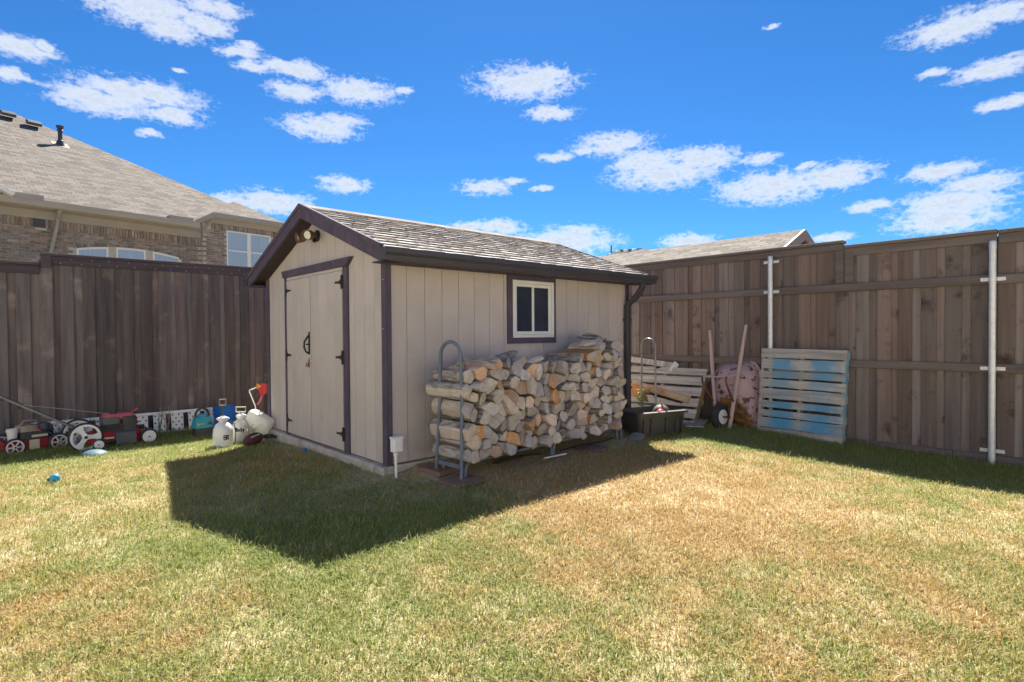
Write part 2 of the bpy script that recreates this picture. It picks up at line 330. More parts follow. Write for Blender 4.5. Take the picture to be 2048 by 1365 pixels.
mt['alu'] = mat('aluminium', (0.8, 0.8, 0.8), (0.7, 0.7, 0.7), rough=.42, metal=0.2, scale=14)
mt['aluframe'] = mat('painted_grey_tube', (0.1575, 0.1875, 0.2325), (0.1125, 0.135, 0.1725), rough=.5, scale=9, rv=.05)
mt['greytube'] = mat('grey_steel_tube', (.36, .355, .35), (.27, .26, .25), rough=.4, metal=.5, scale=14)
mt['teal'] = mat('teal_plastic', (.03, .32, .40), (.025, .26, .34), rough=.45, scale=5)
mt['lime'] = mat('lime_sticker', (.50, .55, .02), (.42, .5, .03), rough=.5, scale=9)
mt['blue'] = mat('blue_plastic', (.015, .15, .52), (.012, .12, .44), rough=.42, scale=5)
mt['skyblue'] = mat('light_blue_plastic', (.03, .36, .62), (.03, .32, .56), rough=.4, scale=5)
mt['dustblue'] = mat('faded_blue_plastic', (0.075, 0.145, 0.195), (0.06, 0.12, 0.165), rough=.6, scale=9)
mt['leather'] = mat('football_leather', (.10, .035, .032), (.075, .027, .026), rough=.55, scale=30, bump=.3, bscale=160)
mt['ballgrey'] = mat('scuffed_ball', (.17, .145, .115), (.06, .055, .05), rough=.6, scale=7)
mt['hotpink'] = mat('hot_pink_plastic', (.75, .05, .14), rough=.4)
mt['orange'] = mat('orange_plastic', (.62, .25, .05), rough=.45)
mt['rope'] = mat('tan_cord', (.42, .36, .27), rough=.85)
mt['ink'] = mat('black_marker', (.012, .012, .018), rough=.6)
mt['paver'] = mat('brown_paver', (0.217, 0.14, 0.112), (0.168, 0.1092, 0.0868), rough=.9, scale=12, bump=.4, bscale=80)
mt['stone'] = mat('grey_stone', (.27, .27, .26), (.20, .20, .19), rough=.9, scale=9, bump=.4)
mt['leaf'] = mat('weed_leaf', (0.2125, 0.375, 0.06875), (0.3, 0.45, 0.1125), rough=.55, scale=8, rv=.25, trans=.4)
mt['bark'] = mat('oak_bark', (0.45, 0.41, 0.37), (0.19, 0.17, 0.15), rough=.95, scale=1.0, stretch=(38, 9, 38), lo=.38, hi=.6, bump=1.0, bscale=1, bstretch=(42, 11, 42), rv=.18, bdist=.02)
mt['split'] = mat('split_wood', (0.62, 0.53, 0.45), (0.46, 0.39, 0.335), rough=.85, scale=1.0, stretch=(45, 5, 45), bump=.6, bscale=1, bstretch=(70, 6, 70), rv=.2, hv=.35, c3=(0.42, 0.375, 0.345), c3s=9, c3lo=.5, c3hi=.66, bdist=.008)
mt['endgrain'] = mat('log_end_grain', (0.6, 0.52, 0.45), (0.44, 0.385, 0.335), rough=.9, scale=22, bump=.5, bscale=60, rv=.22, hv=.35, c3=(0.36, 0.32, 0.29), c3s=16, c3lo=.58, c3hi=.68, bdist=.006)
mt['orangesplit'] = mat('fresh_orange_wood', (0.56, 0.35, 0.215), (0.44, 0.26, 0.15), rough=.8, scale=1.0, stretch=(40, 5, 40), bump=.6, bscale=1, bstretch=(70, 6, 70), rv=0.28, hv=0.35, bdist=.008, c3=(0.52, 0.43, 0.35), c3s=9, c3lo=0.5, c3hi=0.62)
mt['endgrey'] = mat('weathered_log_end', (.47, .44, .42), (.34, .315, .30), rough=.9, scale=18, bump=.6, bscale=55, rv=.2, hv=.4, c3=(.55, .42, .30), c3s=11, c3lo=.57, c3hi=.70, bdist=.006)
mt['ridge'] = mat('ridge_shingle', (.30, .245, .20), (.22, .18, .15), rough=.95, scale=50, rv=.2)
mt['twig'] = mat('dark_twig', (.05, .04, .035), rough=.9)
mt['brick'] = mat('tan_brick', (0.33, 0.26, 0.21), (0.21, 0.165, 0.14), rough=.9, scale=14, bump=.4, bscale=60, rv=.32, hv=.5)
mt['mortar'] = mat('pale_mortar', (0.52, 0.475, 0.425), (0.46, 0.42, 0.375), rough=.95, scale=10)
mt['friezepaint'] = mat('taupe_house_trim', (0.345, 0.315, 0.285), (0.315, 0.288, 0.26), rough=.6, scale=2)
mt['housewin'] = mat('pale_blue_window_glass', (0.4, 0.5, 0.6), (0.33, 0.43, 0.53), rough=.12, scale=3, stretch=(9, 1, .4), spec=.6)  # pale blue pane colour with soft vertical streaks
mt['gablepaint'] = mat('mauve_gable_trim', (.20, .155, .145), (.17, .135, .13), rough=.6, scale=2)
mt['redbrick'] = mat('red_brown_siding', (.27, .12, .08), (.2, .09, .065), rough=.8, scale=9)

def roof_mat(name, c1, c2, course, width, ms=.035):
    m = bpy.data.materials.new(name); m.use_nodes = True; nt = m.node_tree; N = nt.nodes; L = nt.links; b = N['Principled BSDF']
    b.inputs['Roughness'].default_value = .95; b.inputs['Specular IOR Level'].default_value = .2
    tc = N.new('ShaderNodeTexCoord'); br = N.new('ShaderNodeTexBrick'); L.new(tc.outputs['UV'], br.inputs['Vector'])
    br.inputs['Scale'].default_value = 1; br.inputs['Brick Width'].default_value = width; br.inputs['Row Height'].default_value = course
    br.inputs['Mortar Size'].default_value = course*ms; br.inputs['Mortar Smooth'].default_value = .3; br.inputs['Bias'].default_value = -.1
    br.offset = .37; br.inputs['Color1'].default_value = (*c1, 1); br.inputs['Color2'].default_value = (*c2, 1); br.inputs['Mortar'].default_value = (*[x*.62 for x in c2], 1)
    n = N.new('ShaderNodeTexNoise'); n.inputs['Scale'].default_value = .9; n.inputs['Detail'].default_value = 6; L.new(tc.outputs['UV'], n.inputs['Vector'])
    h = N.new('ShaderNodeHueSaturation'); L.new(br.outputs[0], h.inputs['Color']); mr = N.new('ShaderNodeMapRange'); L.new(n.outputs[0], mr.inputs[0]); mr.inputs[3].default_value = .8; mr.inputs[4].default_value = 1.2
    L.new(mr.outputs[0], h.inputs['Value']); L.new(h.outputs[0], b.inputs['Base Color'])
    bp = N.new('ShaderNodeBump'); bp.inputs['Strength'].default_value = .6; bp.inputs['Distance'].default_value = .015; L.new(br.outputs['Fac'], bp.inputs['Height']); bp.invert = True; L.new(bp.outputs[0], b.inputs['Normal'])
    return m
mt['roofL'] = roof_mat('neighbour_shingles', (.225, .195, .165), (.125, .106, .09), .13, .27, .05)
mt['roofR'] = roof_mat('neighbour_shingles_pale', (.26, .225, .19), (.13, .112, .095), .14, .30, .07)
mt['roofF'] = roof_mat('far_shingles', (.24, .225, .22), (.18, .17, .17), .14, .30)

# ------------------------------------------------------------------ ground and grass
def patch_nodes(nt, co):
    """noise fields in ground position that say where the lawn is green, dry or bleached"""
    N = nt.nodes; L = nt.links
    def nz(sc, de, off):
        a = N.new('ShaderNodeVectorMath'); a.operation = 'ADD'; L.new(co, a.inputs[0]); a.inputs[1].default_value = (off, off*1.7, 0)
        s = N.new('ShaderNodeVectorMath'); s.operation = 'MULTIPLY'; L.new(a.outputs[0], s.inputs[0]); s.inputs[1].default_value = (1, 1, 0)
        n = N.new('ShaderNodeTexNoise'); n.inputs['Scale'].default_value = sc; n.inputs['Detail'].default_value = de; n.inputs['Roughness'].default_value = .6; L.new(s.outputs[0], n.inputs['Vector']); return n.outputs[0]
    return nz
def ground_mat():
    m = bpy.data.materials.new('lawn_soil'); m.use_nodes = True; nt = m.node_tree; N = nt.nodes; L = nt.links; b = N['Principled BSDF']
    b.inputs['Roughness'].default_value = 1; b.inputs['Specular IOR Level'].default_value = .1
    g = N.new('ShaderNodeNewGeometry'); nz = patch_nodes(nt, g.outputs['Position'])
    cr = N.new('ShaderNodeValToRGB'); L.new(nz(22, 8, 3), cr.inputs[0]); cr.color_ramp.elements[0].position = .3; cr.color_ramp.elements[0].color = (.27, .215, .12, 1); cr.color_ramp.elements[1].position = .7; cr.color_ramp.elements[1].color = (.58, .49, .31, 1)
    L.new(cr.outputs[0], b.inputs['Base Color'])
    bp = N.new('ShaderNodeBump'); bp.inputs['Strength'].default_value = .8; bp.inputs['Distance'].default_value = .02; L.new(nz(60, 6, 5), bp.inputs['Height']); L.new(bp.outputs[0], b.inputs['Normal'])
    return m
def grass_mat():
    m = bpy.data.materials.new('bermuda_blades'); m.use_nodes = True; nt = m.node_tree; N = nt.nodes; L = nt.links; b = N['Principled BSDF']
    b.inputs['Roughness'].default_value = .55; b.inputs['Specular IOR Level'].default_value = .25
    g = N.new('ShaderNodeNewGeometry'); nz = patch_nodes(nt, g.outputs['Position'])
    at = N.new('ShaderNodeAttribute'); at.attribute_name = 'tone'
    def ramp(v, *st):
        r = N.new('ShaderNodeValToRGB'); L.new(v, r.inputs[0]); e = r.color_ramp.elements
        while len(e) < len(st): e.new(.5)
        for q, (p_, c) in zip(e, st): q.position = p_; q.color = (*c, 1)
        return r.outputs[0]
    green = ramp(at.outputs['Fac'], (0, (.14, .19, .05)), (.45, (.245, .30, .075)), (.75, (.37, .39, .12)), (1, (.54, .48, .23)))
    dry = ramp(at.outputs['Fac'], (0, (.27, .20, .085)), (.4, (.48, .315, .12)), (.8, (.62, .465, .22)), (1, (.76, .68, .48)))
    f1 = N.new('ShaderNodeMath'); f1.operation = 'MULTIPLY_ADD'; L.new(nz(.55, 3, 11.3), f1.inputs[0]); f1.inputs[1].default_value = .65
    f2 = N.new('ShaderNodeMath'); f2.operation = 'MULTIPLY_ADD'; L.new(nz(3.1, 5, 4.1), f2.inputs[0]); f2.inputs[1].default_value = .95; L.new(f1.outputs[0], f2.inputs[2])
    f3 = N.new('ShaderNodeMath'); f3.operation = 'MULTIPLY_ADD'; L.new(nz(55, 2, 1.1), f3.inputs[0]); f3.inputs[1].default_value = 1.15; L.new(f2.outputs[0], f3.inputs[2]); f1.inputs[2].default_value = -.30
    # the worn dry middle of the lawn, greener strips beside the fences and round the shed slab
    sp = N.new('ShaderNodeSeparateXYZ'); L.new(g.outputs['Position'], sp.inputs[0])
    def rng(v, a, b_, c, d):
        n = N.new('ShaderNodeMapRange'); n.interpolation_type = 'SMOOTHSTEP'; L.new(v, n.inputs[0]); n.inputs[1].default_value = a; n.inputs[2].default_value = b_; n.inputs[3].default_value = c; n.inputs[4].default_value = d; return n.outputs[0]
    def add(a, b_):
        n = N.new('ShaderNodeMath'); n.operation = 'ADD'; L.new(a, n.inputs[0]); L.new(b_, n.inputs[1]); return n.outputs[0]
    def blob(c, r, amt):
        v = N.new('ShaderNodeVectorMath'); v.operation = 'DISTANCE'; L.new(g.outputs['Position'], v.inputs[0]); v.inputs[1].default_value = c
        return rng(v.outputs['Value'], 0, r, amt, 0)
    fac = add(add(f3.outputs[0], rng(sp.outputs[0], 3.2, 4.4, 0, -.48)), rng(sp.outputs[1], 2.4, 3.6, 0, -.34))
    for bl in (blob((1.2, -2.3, -.1), 2.6, .36), blob((-2.3, -1.2, -.1), 1.3, .12), blob((-.9, -.9, -.1), 2.1, -.38), blob((-2.2, 1.6, -.1), 1.6, .06), blob((4.6, -2.6, -.15), 1.4, -.22), blob((4.4, -1.0, -.15), 1.5, -.22),
               blob((5.2, -4.2, -.2), 1.6, -.16), blob((-.6, 2.9, -.15), 1.5, -.2), blob((-1.6, -3.0, -.1), 1.3, -.08), blob((1.6, -.35, -.05), 1.1, .30), blob((.5, -3.4, -.1), 1.0, -.06), blob((.9, -.45, -.05), .9, .22)):
        fac = add(fac, bl)
    mx = N.new('ShaderNodeMix'); mx.data_type = 'RGBA'; L.new(rng(fac, .90, 1.34, 0, 1), mx.inputs[0]); L.new(green, mx.inputs[6]); L.new(dry, mx.inputs[7])
    L.new(mx.outputs[2], b.inputs['Base Color'])
    tr = N.new('ShaderNodeBsdfTranslucent'); L.new(mx.outputs[2], tr.inputs[0]); ms = N.new('ShaderNodeMixShader'); ms.inputs[0].default_value = .45
    L.new(b.outputs[0], ms.inputs[1]); L.new(tr.outputs[0], ms.inputs[2]); L.new(ms.outputs[0], N['Material Output'].inputs[0])
    return m
mt['soil'] = ground_mat(); mt['grass'] = grass_mat()

def build_ground():
    near = [i*.16 for i in range(-56, 57)]
    far = [12, 18, 28, 45, 80, 150, 400]
    xs = [-a for a in far[::-1]] + near + far
    n = len(xs); vs = []
    rr = random.Random(5)
    for y in xs:
        for x in xs:
            z = zg(x, y) + (rr.uniform(-.008, .008) if abs(x) < 9 and abs(y) < 9 else 0)
            if 0 < x < 3.6 and 0 < y < 3.0: z = -.2
            vs.append((x, y, z))
    fs = [(j*n+i, j*n+i+1, (j+1)*n+i+1, (j+1)*n+i) for j in range(n-1) for i in range(n-1)]
    mb = MB(); mb.add(vs, fs, 0, True); o = mb.build('ground', mt['soil']); tag(o, 'dry lawn ground of the backyard', kind='structure')
build_ground()

def build_grass():
    src = bpy.data.collections.new('grass_tufts')
    rr = random.Random(11)
    HS = .17
    for k in range(6):
        vs = []; fs = []; tone = []
        nb = 105
        for i in range(nb):
            x = rr.gauss(0, HS*.55); y = rr.gauss(0, HS*.55)
            h = rr.uniform(.012, .036)*(1.25 if k == 5 else 1); w = rr.uniform(.0014, .0027)
            a = rr.uniform(0, 6.283); ln = rr.uniform(.3, 1.2)*h*(1.0 if rr.random() > .6 else 2.2)
            dx, dy = math.cos(a), math.sin(a); px, py = -dy*w, dx*w
            if ln > 1.6*h: h *= .5
            b = len(vs); t = min(1, max(0, rr.gauss(.48, .25)))
            vs += [(x-px, y-py, -.008), (x+px, y+py, -.008), (x+dx*ln*.35+px*.8, y+dy*ln*.35+py*.8, h*.62), (x+dx*ln*.35-px*.8, y+dy*ln*.35-py*.8, h*.62), (x+dx*ln, y+dy*ln, h)]
            fs += [(b, b+1, b+2, b+3), (b+3, b+2, b+4)]; tone += [t]*5
        me = bpy.data.meshes.new('tuft%d' % k); me.from_pydata(vs, [], fs); me.materials.append(mt['grass'])
        at = me.attributes.new('tone', 'FLOAT', 'POINT'); at.data.foreach_set('value', tone)
        o = bpy.data.objects.new('tuft%d' % k, me); src.objects.link(o)
    cx, cy = -2.62, -4.58
    pts = []; rot = []; scl = []; idx = []
    rr = random.Random(12)
    def keep(x, y):
        if -.07 < x < 3.72 and -.07 < y < 3.15: return 0
        if x > 4.93 or y > 4.93: return 0
        d = 1.0
        if 0 < x < 3.1 and -.72 < y < 0: d = .30          # worn strip under the log rack
        if -.55 < x < 3 and -.25 < y < 0: d = min(d, .35)
        if -.4 < x < 0 and -.1 < y < 3.1: d = .6
        return d
    x = -6.5
    step = .105
    while x < 5.0:
        y = -5.4
        while y < 5.0:
            px, py = x + rr.uniform(-.5, .5)*step, y + rr.uniform(-.5, .5)*step
            y += step
            fx, fy = px-cx, py-cy
            dist = math.hypot(fx, fy); fwd = fx*.674 + fy*.739
            if fwd < -.3 or abs(fx*.739 - fy*.674) > fwd*1.0 + 2.2: continue
            k = keep(px, py)
            if rr.random() > k: continue
            tall = 1.0
            if px > 4.0 and py < -.4: tall = 1 + 1.3*ss((px-4.0)/.7)
            if py > 3.9: tall = 1 + 1.1*ss((py-3.7)/.7)
            for rep in range(2 if dist < 4.2 else 1):
                pts.append((px + rr.uniform(-.05, .05)*rep, py + rr.uniform(-.05, .05)*rep, zg(px, py))); rot.append((rr.uniform(-.1, .1), rr.uniform(-.1, .1), rr.uniform(0, 6.283)))
                s = rr.uniform(.75, 1.2)*(1.0 if k > .5 else .7); scl.append((s, s, s*tall*rr.uniform(.75, 1.2))); idx.append(rr.randrange(6))
        x += step
    me = bpy.data.meshes.new('grass_points'); me.from_pydata(pts, [], [])
    at = me.attributes.new('rot', 'FLOAT_VECTOR', 'POINT'); at.data.foreach_set('vector', [c for q in rot for c in q])
    at = me.attributes.new('scl', 'FLOAT_VECTOR', 'POINT'); at.data.foreach_set('vector', [c for q in scl for c in q])
    at = me.attributes.new('idx', 'INT', 'POINT'); at.data.foreach_set('value', idx)
    me.materials.append(mt['grass'])
    o = bpy.data.objects.new('grass', me); COL.objects.link(o)
    tag(o, 'short patchy bermuda grass covering the yard', 'grass', kind='stuff')
    ng = bpy.data.node_groups.new('scatter_grass', 'GeometryNodeTree')
    ng.interface.new_socket('Geometry', in_out='INPUT', socket_type='NodeSocketGeometry'); ng.interface.new_socket('Geometry', in_out='OUTPUT', socket_type='NodeSocketGeometry')
    N = ng.nodes; L = ng.links; gi = N.new('NodeGroupInput'); go = N.new('NodeGroupOutput')
    ip = N.new('GeometryNodeInstanceOnPoints'); ci = N.new('GeometryNodeCollectionInfo'); ci.inputs['Collection'].default_value = src
    ci.inputs['Separate Children'].default_value = True; ci.inputs['Reset Children'].default_value = True
    def na(name, ty):
        n = N.new('GeometryNodeInputNamedAttribute'); n.data_type = ty; n.inputs['Name'].default_value = name; return n.outputs['Attribute']
    L.new(gi.outputs[0], ip.inputs['Points']); L.new(ci.outputs[0], ip.inputs['Instance']); ip.inputs['Pick Instance'].default_value = True
    L.new(na('idx', 'INT'), ip.inputs['Instance Index'])
    er = N.new('FunctionNodeEulerToRotation'); L.new(na('rot', 'FLOAT_VECTOR'), er.inputs[0]); L.new(er.outputs[0], ip.inputs['Rotation'])
    L.new(na('scl', 'FLOAT_VECTOR'), ip.inputs['Scale']); L.new(ip.outputs[0], go.inputs[0])
    md = o.modifiers.new('scatter', 'NODES'); md.node_group = ng
    print('grass tufts', len(pts))
build_grass()

# ------------------------------------------------------------------ shed
def build_shed():
    sh = thing('shed', 'taupe wooden garden shed with dark trim and shingled gable roof', 'shed', (0, 0, 0))
    LX, LY, YC, SL, ZR = 3.655, 3.05, 1.525, .369, 2.60
    zr = lambda y: ZR - SL*abs(y-YC)
    # slab and core
    MB().box((-.075, -.035, -.40), (LX+.03, LY+.06, -.012), bev=.012).build('foundation', mt['concrete'], sh)
    core = MB()
    core.prism([(.03, -.012), (LY-.03, -.012), (LY-.03, zr(LY)-.05), (YC, ZR-.05), (.03, zr(0)-.05)], .03, LX-.03, 0)
    core.build('wall_core', mt['soffit'], sh)
    W0, W1, WZ0, WZ1 = 1.52, 2.20, 1.12, 1.81        # window opening
    def plank_long(x0, x1, nm='siding_plank'):
        mb = MB(); top = 1.84
        if x1 <= W0 or x0 >= W1: mb.box((x0, 0, 0), (x1, .018, top), bev=.003)
        else:
            if x0 < W0: mb.prism([(x0, 0), (x1, 0), (x1, WZ0), (W0, WZ0), (W0, WZ1), (x1, WZ1), (x1, top), (x0, top)], 0, .018, 1)
            elif x1 > W1: mb.prism([(x0, 0), (x1, 0), (x1, top), (x0, top), (x0, WZ1), (W1, WZ1), (W1, WZ0), (x0, WZ0)], 0, .018, 1)
            else:
                MB().box((x0, 0, WZ1), (x1, .018, top), bev=.003).build(nm, mt['siding'], sh); mb.box((x0, 0, 0), (x1, .018, WZ0), bev=.003)
        return mb.build(nm, mt['siding'], sh)
    xg = [.012] + [.2143+.2032*k for k in range(17)] + [LX-.012]
    for a, b in zip(xg, xg[1:]): plank_long(a+.0022, b-.0022)
    yg = [.002] + [.219+.2032*k for k in range(14)] + [LY-.002]
    for a, b in zip(yg, yg[1:]):
        a += .0022; b -= .0022
        pts = [(a, 0), (b, 0), (b, zr(b)-.03)] + ([(YC, ZR-.03)] if a < YC < b else []) + [(a, zr(a)-.03)]
        MB().prism(pts, 0, .018, 0).build('siding_plank', mt['siding'], sh)
    # other two walls: one skin each
    MB().box((.02, LY-.018, 0), (LX-.02, LY, 1.84)).build('rear_siding', mt['siding'], sh)
    MB().prism([(.02, 0), (LY-.02, 0), (LY-.02, zr(LY)-.03), (YC, ZR-.03), (.02, zr(0)-.03)], LX-.018, LX, 0).build('rear_siding', mt['siding'], sh)
    # corner boards
    zt = zr(0)-.06
    for lo, hi in (((-.020, -.020, -.035), (-.0005, .062, zt)), ((-.0004, -.020, -.035), (.042, -.0005, zt)), ((-.020, LY-.062, -.03), (-.0005, LY+.018, zr(LY)-.06)),
                   ((LX-.04, -.018, -.03), (LX+.018, -.0005, zt))):
        MB().box(lo, hi, bev=.003).build('corner_board', mt['trim'], sh)
    # --- doors
    D0, DM, D1 = .832, 1.622, 2.322
    for k, (a, b) in enumerate(((D0, DM-.006), (DM+.006, D1))):
        d = bpy.data.objects.new('door', None); COL.objects.link(d); d.parent = sh; d.empty_display_size = .1
        gs = [a] + [a + (b-a)*f for f in ((.22, .47, .72) if k == 0 else (.28, .52, .76))] + [b]
        for g0, g1 in zip(gs, gs[1:]): MB().box((-.034, g0+.0022, .012), (-.010, g1-.0022, 1.852), bev=.003).build('door_plank', mt['siding'], d)
        MB().box((-.012, a, .012), (-.004, b, 1.852)).build('door_backing', mt['soffit'], d)
        he = D0 if k == 0 else D1; sg = 1 if k == 0 else -1
        for z in ((1.735, .965, .18) if k == 0 else (1.73, .956, .17)):
            h = MB(); y0, y1 = sorted((he-sg*.026, he-sg*.002)); h.box((-.036, y0, z-.07), (-.0265, y1, z+.07), bev=.002)
            h.prism([(he+sg*.004, z-.034), (he+sg*.045, z-.014), (he+sg*.125, z-.009), (he+sg*.125, z+.009), (he+sg*.045, z+.014), (he+sg*.004, z+.034)][::-1 if sg < 0 else 1], -.042, -.035, 0)
            h.tube([(-.040, he+sg*.001, z-.072), (-.040, he+sg*.001, z+.072)], .006, 8)
            h.lathe([(.013, 0), (.013, .003), (0, .006)], 8, mat=T((-.0415, he+sg*.125, z), (0, R(-90), 0)))
            h.build('hinge', mt['black_iron'], d)
        if k == 1:
            hd = MB(); hd.box((-.040, DM+.012, .98), (-.035, DM+.052, 1.235), bev=.002)
            hd.tube([(-.036, DM+.032, 1.20), (-.06, DM+.034, 1.17), (-.088, DM+.04, 1.12), (-.092, DM+.04, 1.06), (-.075, DM+.036, 1.01), (-.036, DM+.032, .985)], .011, 8)
            hd.box((-.07, DM+.022, 1.085), (-.04, DM+.042, 1.10))
            hd.build('door_handle', mt['black_iron'], d)
            hp = MB(); hp.box((-.041, DM-.05, .895), (-.036, DM+.03, .935), bev=.002); hp.box((-.048, DM-.02, .893), (-.041, DM+.01, .937), bev=.002); hp.tube(arc((-.05, DM+.02, .905), .016, 0, 360, 10, 'xz')[:-1], .004, 6, closed=True)
            hp.build('hasp', mt['nickel'], d)
            pk = MB(); pk.box((-.066, DM+.02, .835), (-.044, DM+.066, .882), bev=.006); pk.build('padlock', mt['copper'], d)
            sk = MB(); sk.tube([(-.055, DM+.03, .880)] + arc((-.055, DM+.043, .895), .013, 180, 0, 6, 'yz') + [(-.055, DM+.056, .880)], .004, 6); sk.build('shackle', mt['nickel'], d)
    MB().box((-.030, D0+.002, 1.856), (-.002, D1-.002, 1.889), bev=.003).build('door_stop', mt['siding'], sh)
    MB().box((-.026, .735, -.035), (-.0005, D0-.004, 1.889), bev=.003).build('door_trim', mt['trim'], sh)
    MB().box((-.026, D1+.004, -.02), (-.0005, 2.412, 1.889), bev=.003).build('door_trim', mt['trim'], sh)
    MB().prism([(.735, 1.890), (2.412, 1.890), (2.455, 1.975), (.625, 1.975)], -.045, -.0005, 0).build('door_header', mt['trim'], sh)
    # --- window
    w = bpy.data.objects.new('window', None); COL.objects.link(w); w.parent = sh; w.location = (0, 0, 0)
    for poly in ([(1.475, 1.085), (2.232, 1.085), (2.195, 1.148), (1.545, 1.148)], [(1.475, 1.858), (1.545, 1.790), (2.195, 1.790), (2.232, 1.858)],
                 [(1.475, 1.086), (1.544, 1.149), (1.544, 1.789), (1.475, 1.857)], [(2.232, 1.086), (2.232, 1.857), (2.196, 1.789), (2.196, 1.149)]):
        MB().prism(poly, -.024, -.0005, 1).build('window_trim', mt['trim'], w)
    fr = MB()
    a, b, c, d_ = 1.546, 2.194, 1.150, 1.788
    for lo, hi in (((a, -.032, c), (b, .02, c+.035)), ((a, -.032, d_-.035), (b, .02, d_)), ((a, -.032, c+.035), (a+.03, .02, d_-.035)), ((b-.03, -.032, c+.035), (b, .02, d_-.035))): fr.box(lo, hi, bev=.003)
    fr.build('window_frame', mt['white'], w)
    for k, (x0, x1, yf) in enumerate(((a+.031, a+.335, -.018), (a+.305, b-.031, -.004))):
        s = MB(); t = .034
        z0, z1 = c+.036, d_-.036
        for lo, hi in (((x0, yf, z0), (x1, yf+.018, z0+t)), ((x0, yf, z1-t), (x1, yf+.018, z1)), ((x0, yf, z0+t), (x0+t, yf+.018, z1-t)), ((x1-t, yf, z0+t), (x1, yf+.018, z1-t))): s.box(lo, hi, bev=.002)
        s.build('sash', mt['white'], w)
        MB().box((x0+t-.002, yf+.008, z0+t-.002), (x1-t+.002, yf+.012, z1-t+.002)).build('pane', mt['glass'], w)
    # --- roof
    X0, X1 = -.150, LX+.165
    rf = MB(); th = .030; Yl, Yr = -.222, LY+.222
    rf.prism([(Yl, zr(Yl)-th), (YC, ZR-th), (Yr, zr(Yr)-th), (Yr, zr(Yr)-.012), (YC, ZR-.012), (Yl, zr(Yl)-.012)], X0, X1, 0)
    roof = rf.build('roof', mt['soffit'], sh)
    ca = math.atan(SL); slope_len = (YC-Yl)/math.cos(ca); ncs = 13; cs = slope_len/ncs
    rr = random.Random(21); stuff = MB(); tones = []
    for side in (0, 1):
        for k in range(ncs):
            x = X0 - .012 - rr.uniform(0, .25); d0 = (k-.10)*cs; d1 = (k+1)*cs + .02; raised = rr.random() < .5
            while x < X1 + .01:
                wd = rr.choice((.11, .14, .17, .21, .26, .30)); xa, xb = max(x, X0-.012), min(x+wd, X1+.012); x += wd; raised = not raised
                if xb - xa < .02: continue
                t = .0155 if raised else .008
                yy = lambda d, h: ((Yl-.012) + (d*math.cos(ca) + h*-math.sin(ca)), zr(Yl-.012)-.012 + d*math.sin(ca) + h*math.cos(ca))
                lo_end = d0 + (0 if raised else .018)
                q = [yy(lo_end, .003+.0145), yy(min(d1, slope_len+.004), .003), yy(min(d1, slope_len+.004), .003+.004), yy(lo_end, .0145+.003+t)]
                if side: q = [(2*YC-y, z) for y, z in q][::-1]
                mb = MB().prism(q[::-1], xa+.0008, xb-.0008, 0)
                mb.m = [0]*len(mb.f)
                if side == 0: mb.build('shingle', mt['shingle'], roof)
                else: stuff.add(mb.v, mb.f); tones += [rr.random()]*len(mb.v)
    so_ = stuff.build('shingles', mt['shingle'], roof); so_['kind'] = 'stuff'
    so_.data.attributes.new('tone', 'FLOAT', 'POINT').data.foreach_set('value', tones)
    # ridge caps
    x = X0 - .015
    while x < X1:
        xe = min(x+.15, X1+.015)
        cp = MB(); z = ZR+.012 + .012
        cp.prism([(YC-.13, zr(YC-.13)+.016), (YC, z-.004), (YC+.13, zr(YC+.13)+.016), (YC+.13, zr(YC+.13)+.022), (YC, z+.004), (YC-.13, zr(YC-.13)+.022)], x, xe, 0)
        cp.build('ridge_cap', mt['ridge'], roof); x += .148
    # rake boards made of short grooved panels, drip edge on top, soffit behind
    for sd in (0, 1):
        for k in range(13):
            y0 = Yl + (YC-Yl)*k/13 + .0018; y1 = Yl + (YC-Yl)*(k+1)/13 - (.0018 if k < 12 else 0)
            q = [(y0, zr(y0)-.126), (y1, zr(y1)-.126), (y1, zr(y1)+.012), (y0, zr(y0)+.012)]
            if sd: q = [(2*YC-y, z) for y, z in q][::-1]
            MB().prism(q, -.178, -.152, 0).build('rake_panel', mt['trim'], sh)
        y0, y1 = Yl-.012, YC
        q = [(y0, zr(y0)-.012), (y1, zr(y1)-.012), (y1, zr(y1)+.034), (y0, zr(y0)+.034)]
        if sd: q = [(2*YC-y, z) for y, z in q][::-1]
        MB().prism(q, -.190, -.1525, 0).build('drip_edge', mt['trim'], sh)
        y0 = Yl
        q = [(y0, zr(y0)-.125), (y1, zr(y1)-.125), (y1, zr(y1)-.095), (y0, zr(y0)-.095)]
        if sd: q = [(2*YC-y, z) for y, z in q][::-1]
        MB().prism(q, -.1515, -.0006, 0).build('rake_soffit', mt['soffit'], sh)
        q = [(y0, zr(y0)-.126), (y1, zr(y1)-.126), (y1, zr(y1)+.02), (y0, zr(y0)+.02)]
        if sd: q = [(2*YC-y, z) for y, z in q][::-1]
        MB().prism(q, X1+.002, X1+.03, 0).build('rake_board', mt['trim'], sh)
    # eave: fascia, soffit, gutter, downspout
    for sg in (0, 1):
        f = (lambda y: y) if sg == 0 else (lambda y: 2*YC-y)
        y0, y1 = sorted((f(-.222), f(-.204))); MB().box((-.151, y0, 1.832), (X1, y1, 1.935)).build('fascia', mt['trim'], sh)
        y0, y1 = sorted((f(-.2035), f(-.021))); MB().box((-.0004 if False else -.150, y0, 1.836), (X1, y1, 1.848)).build('eave_soffit', mt['trim'], sh)
        prof = [(-.224, 1.945), (-.224, 1.848), (-.300, 1.848), (-.312, 1.885), (-.335, 1.905), (-.338, 1.945), (-.350, 1.945), (-.350, 1.933), (-.3475, 1.9), (-.326, 1.878), (-.314, 1.838), (-.2235, 1.838)]
        prof = [(f(y), z) for y, z in prof]
        g = MB(); g.prism(prof[:6] + prof[6:], -.188, 3.862, 0); gut = g.build('gutter', mt['gutter'], sh)
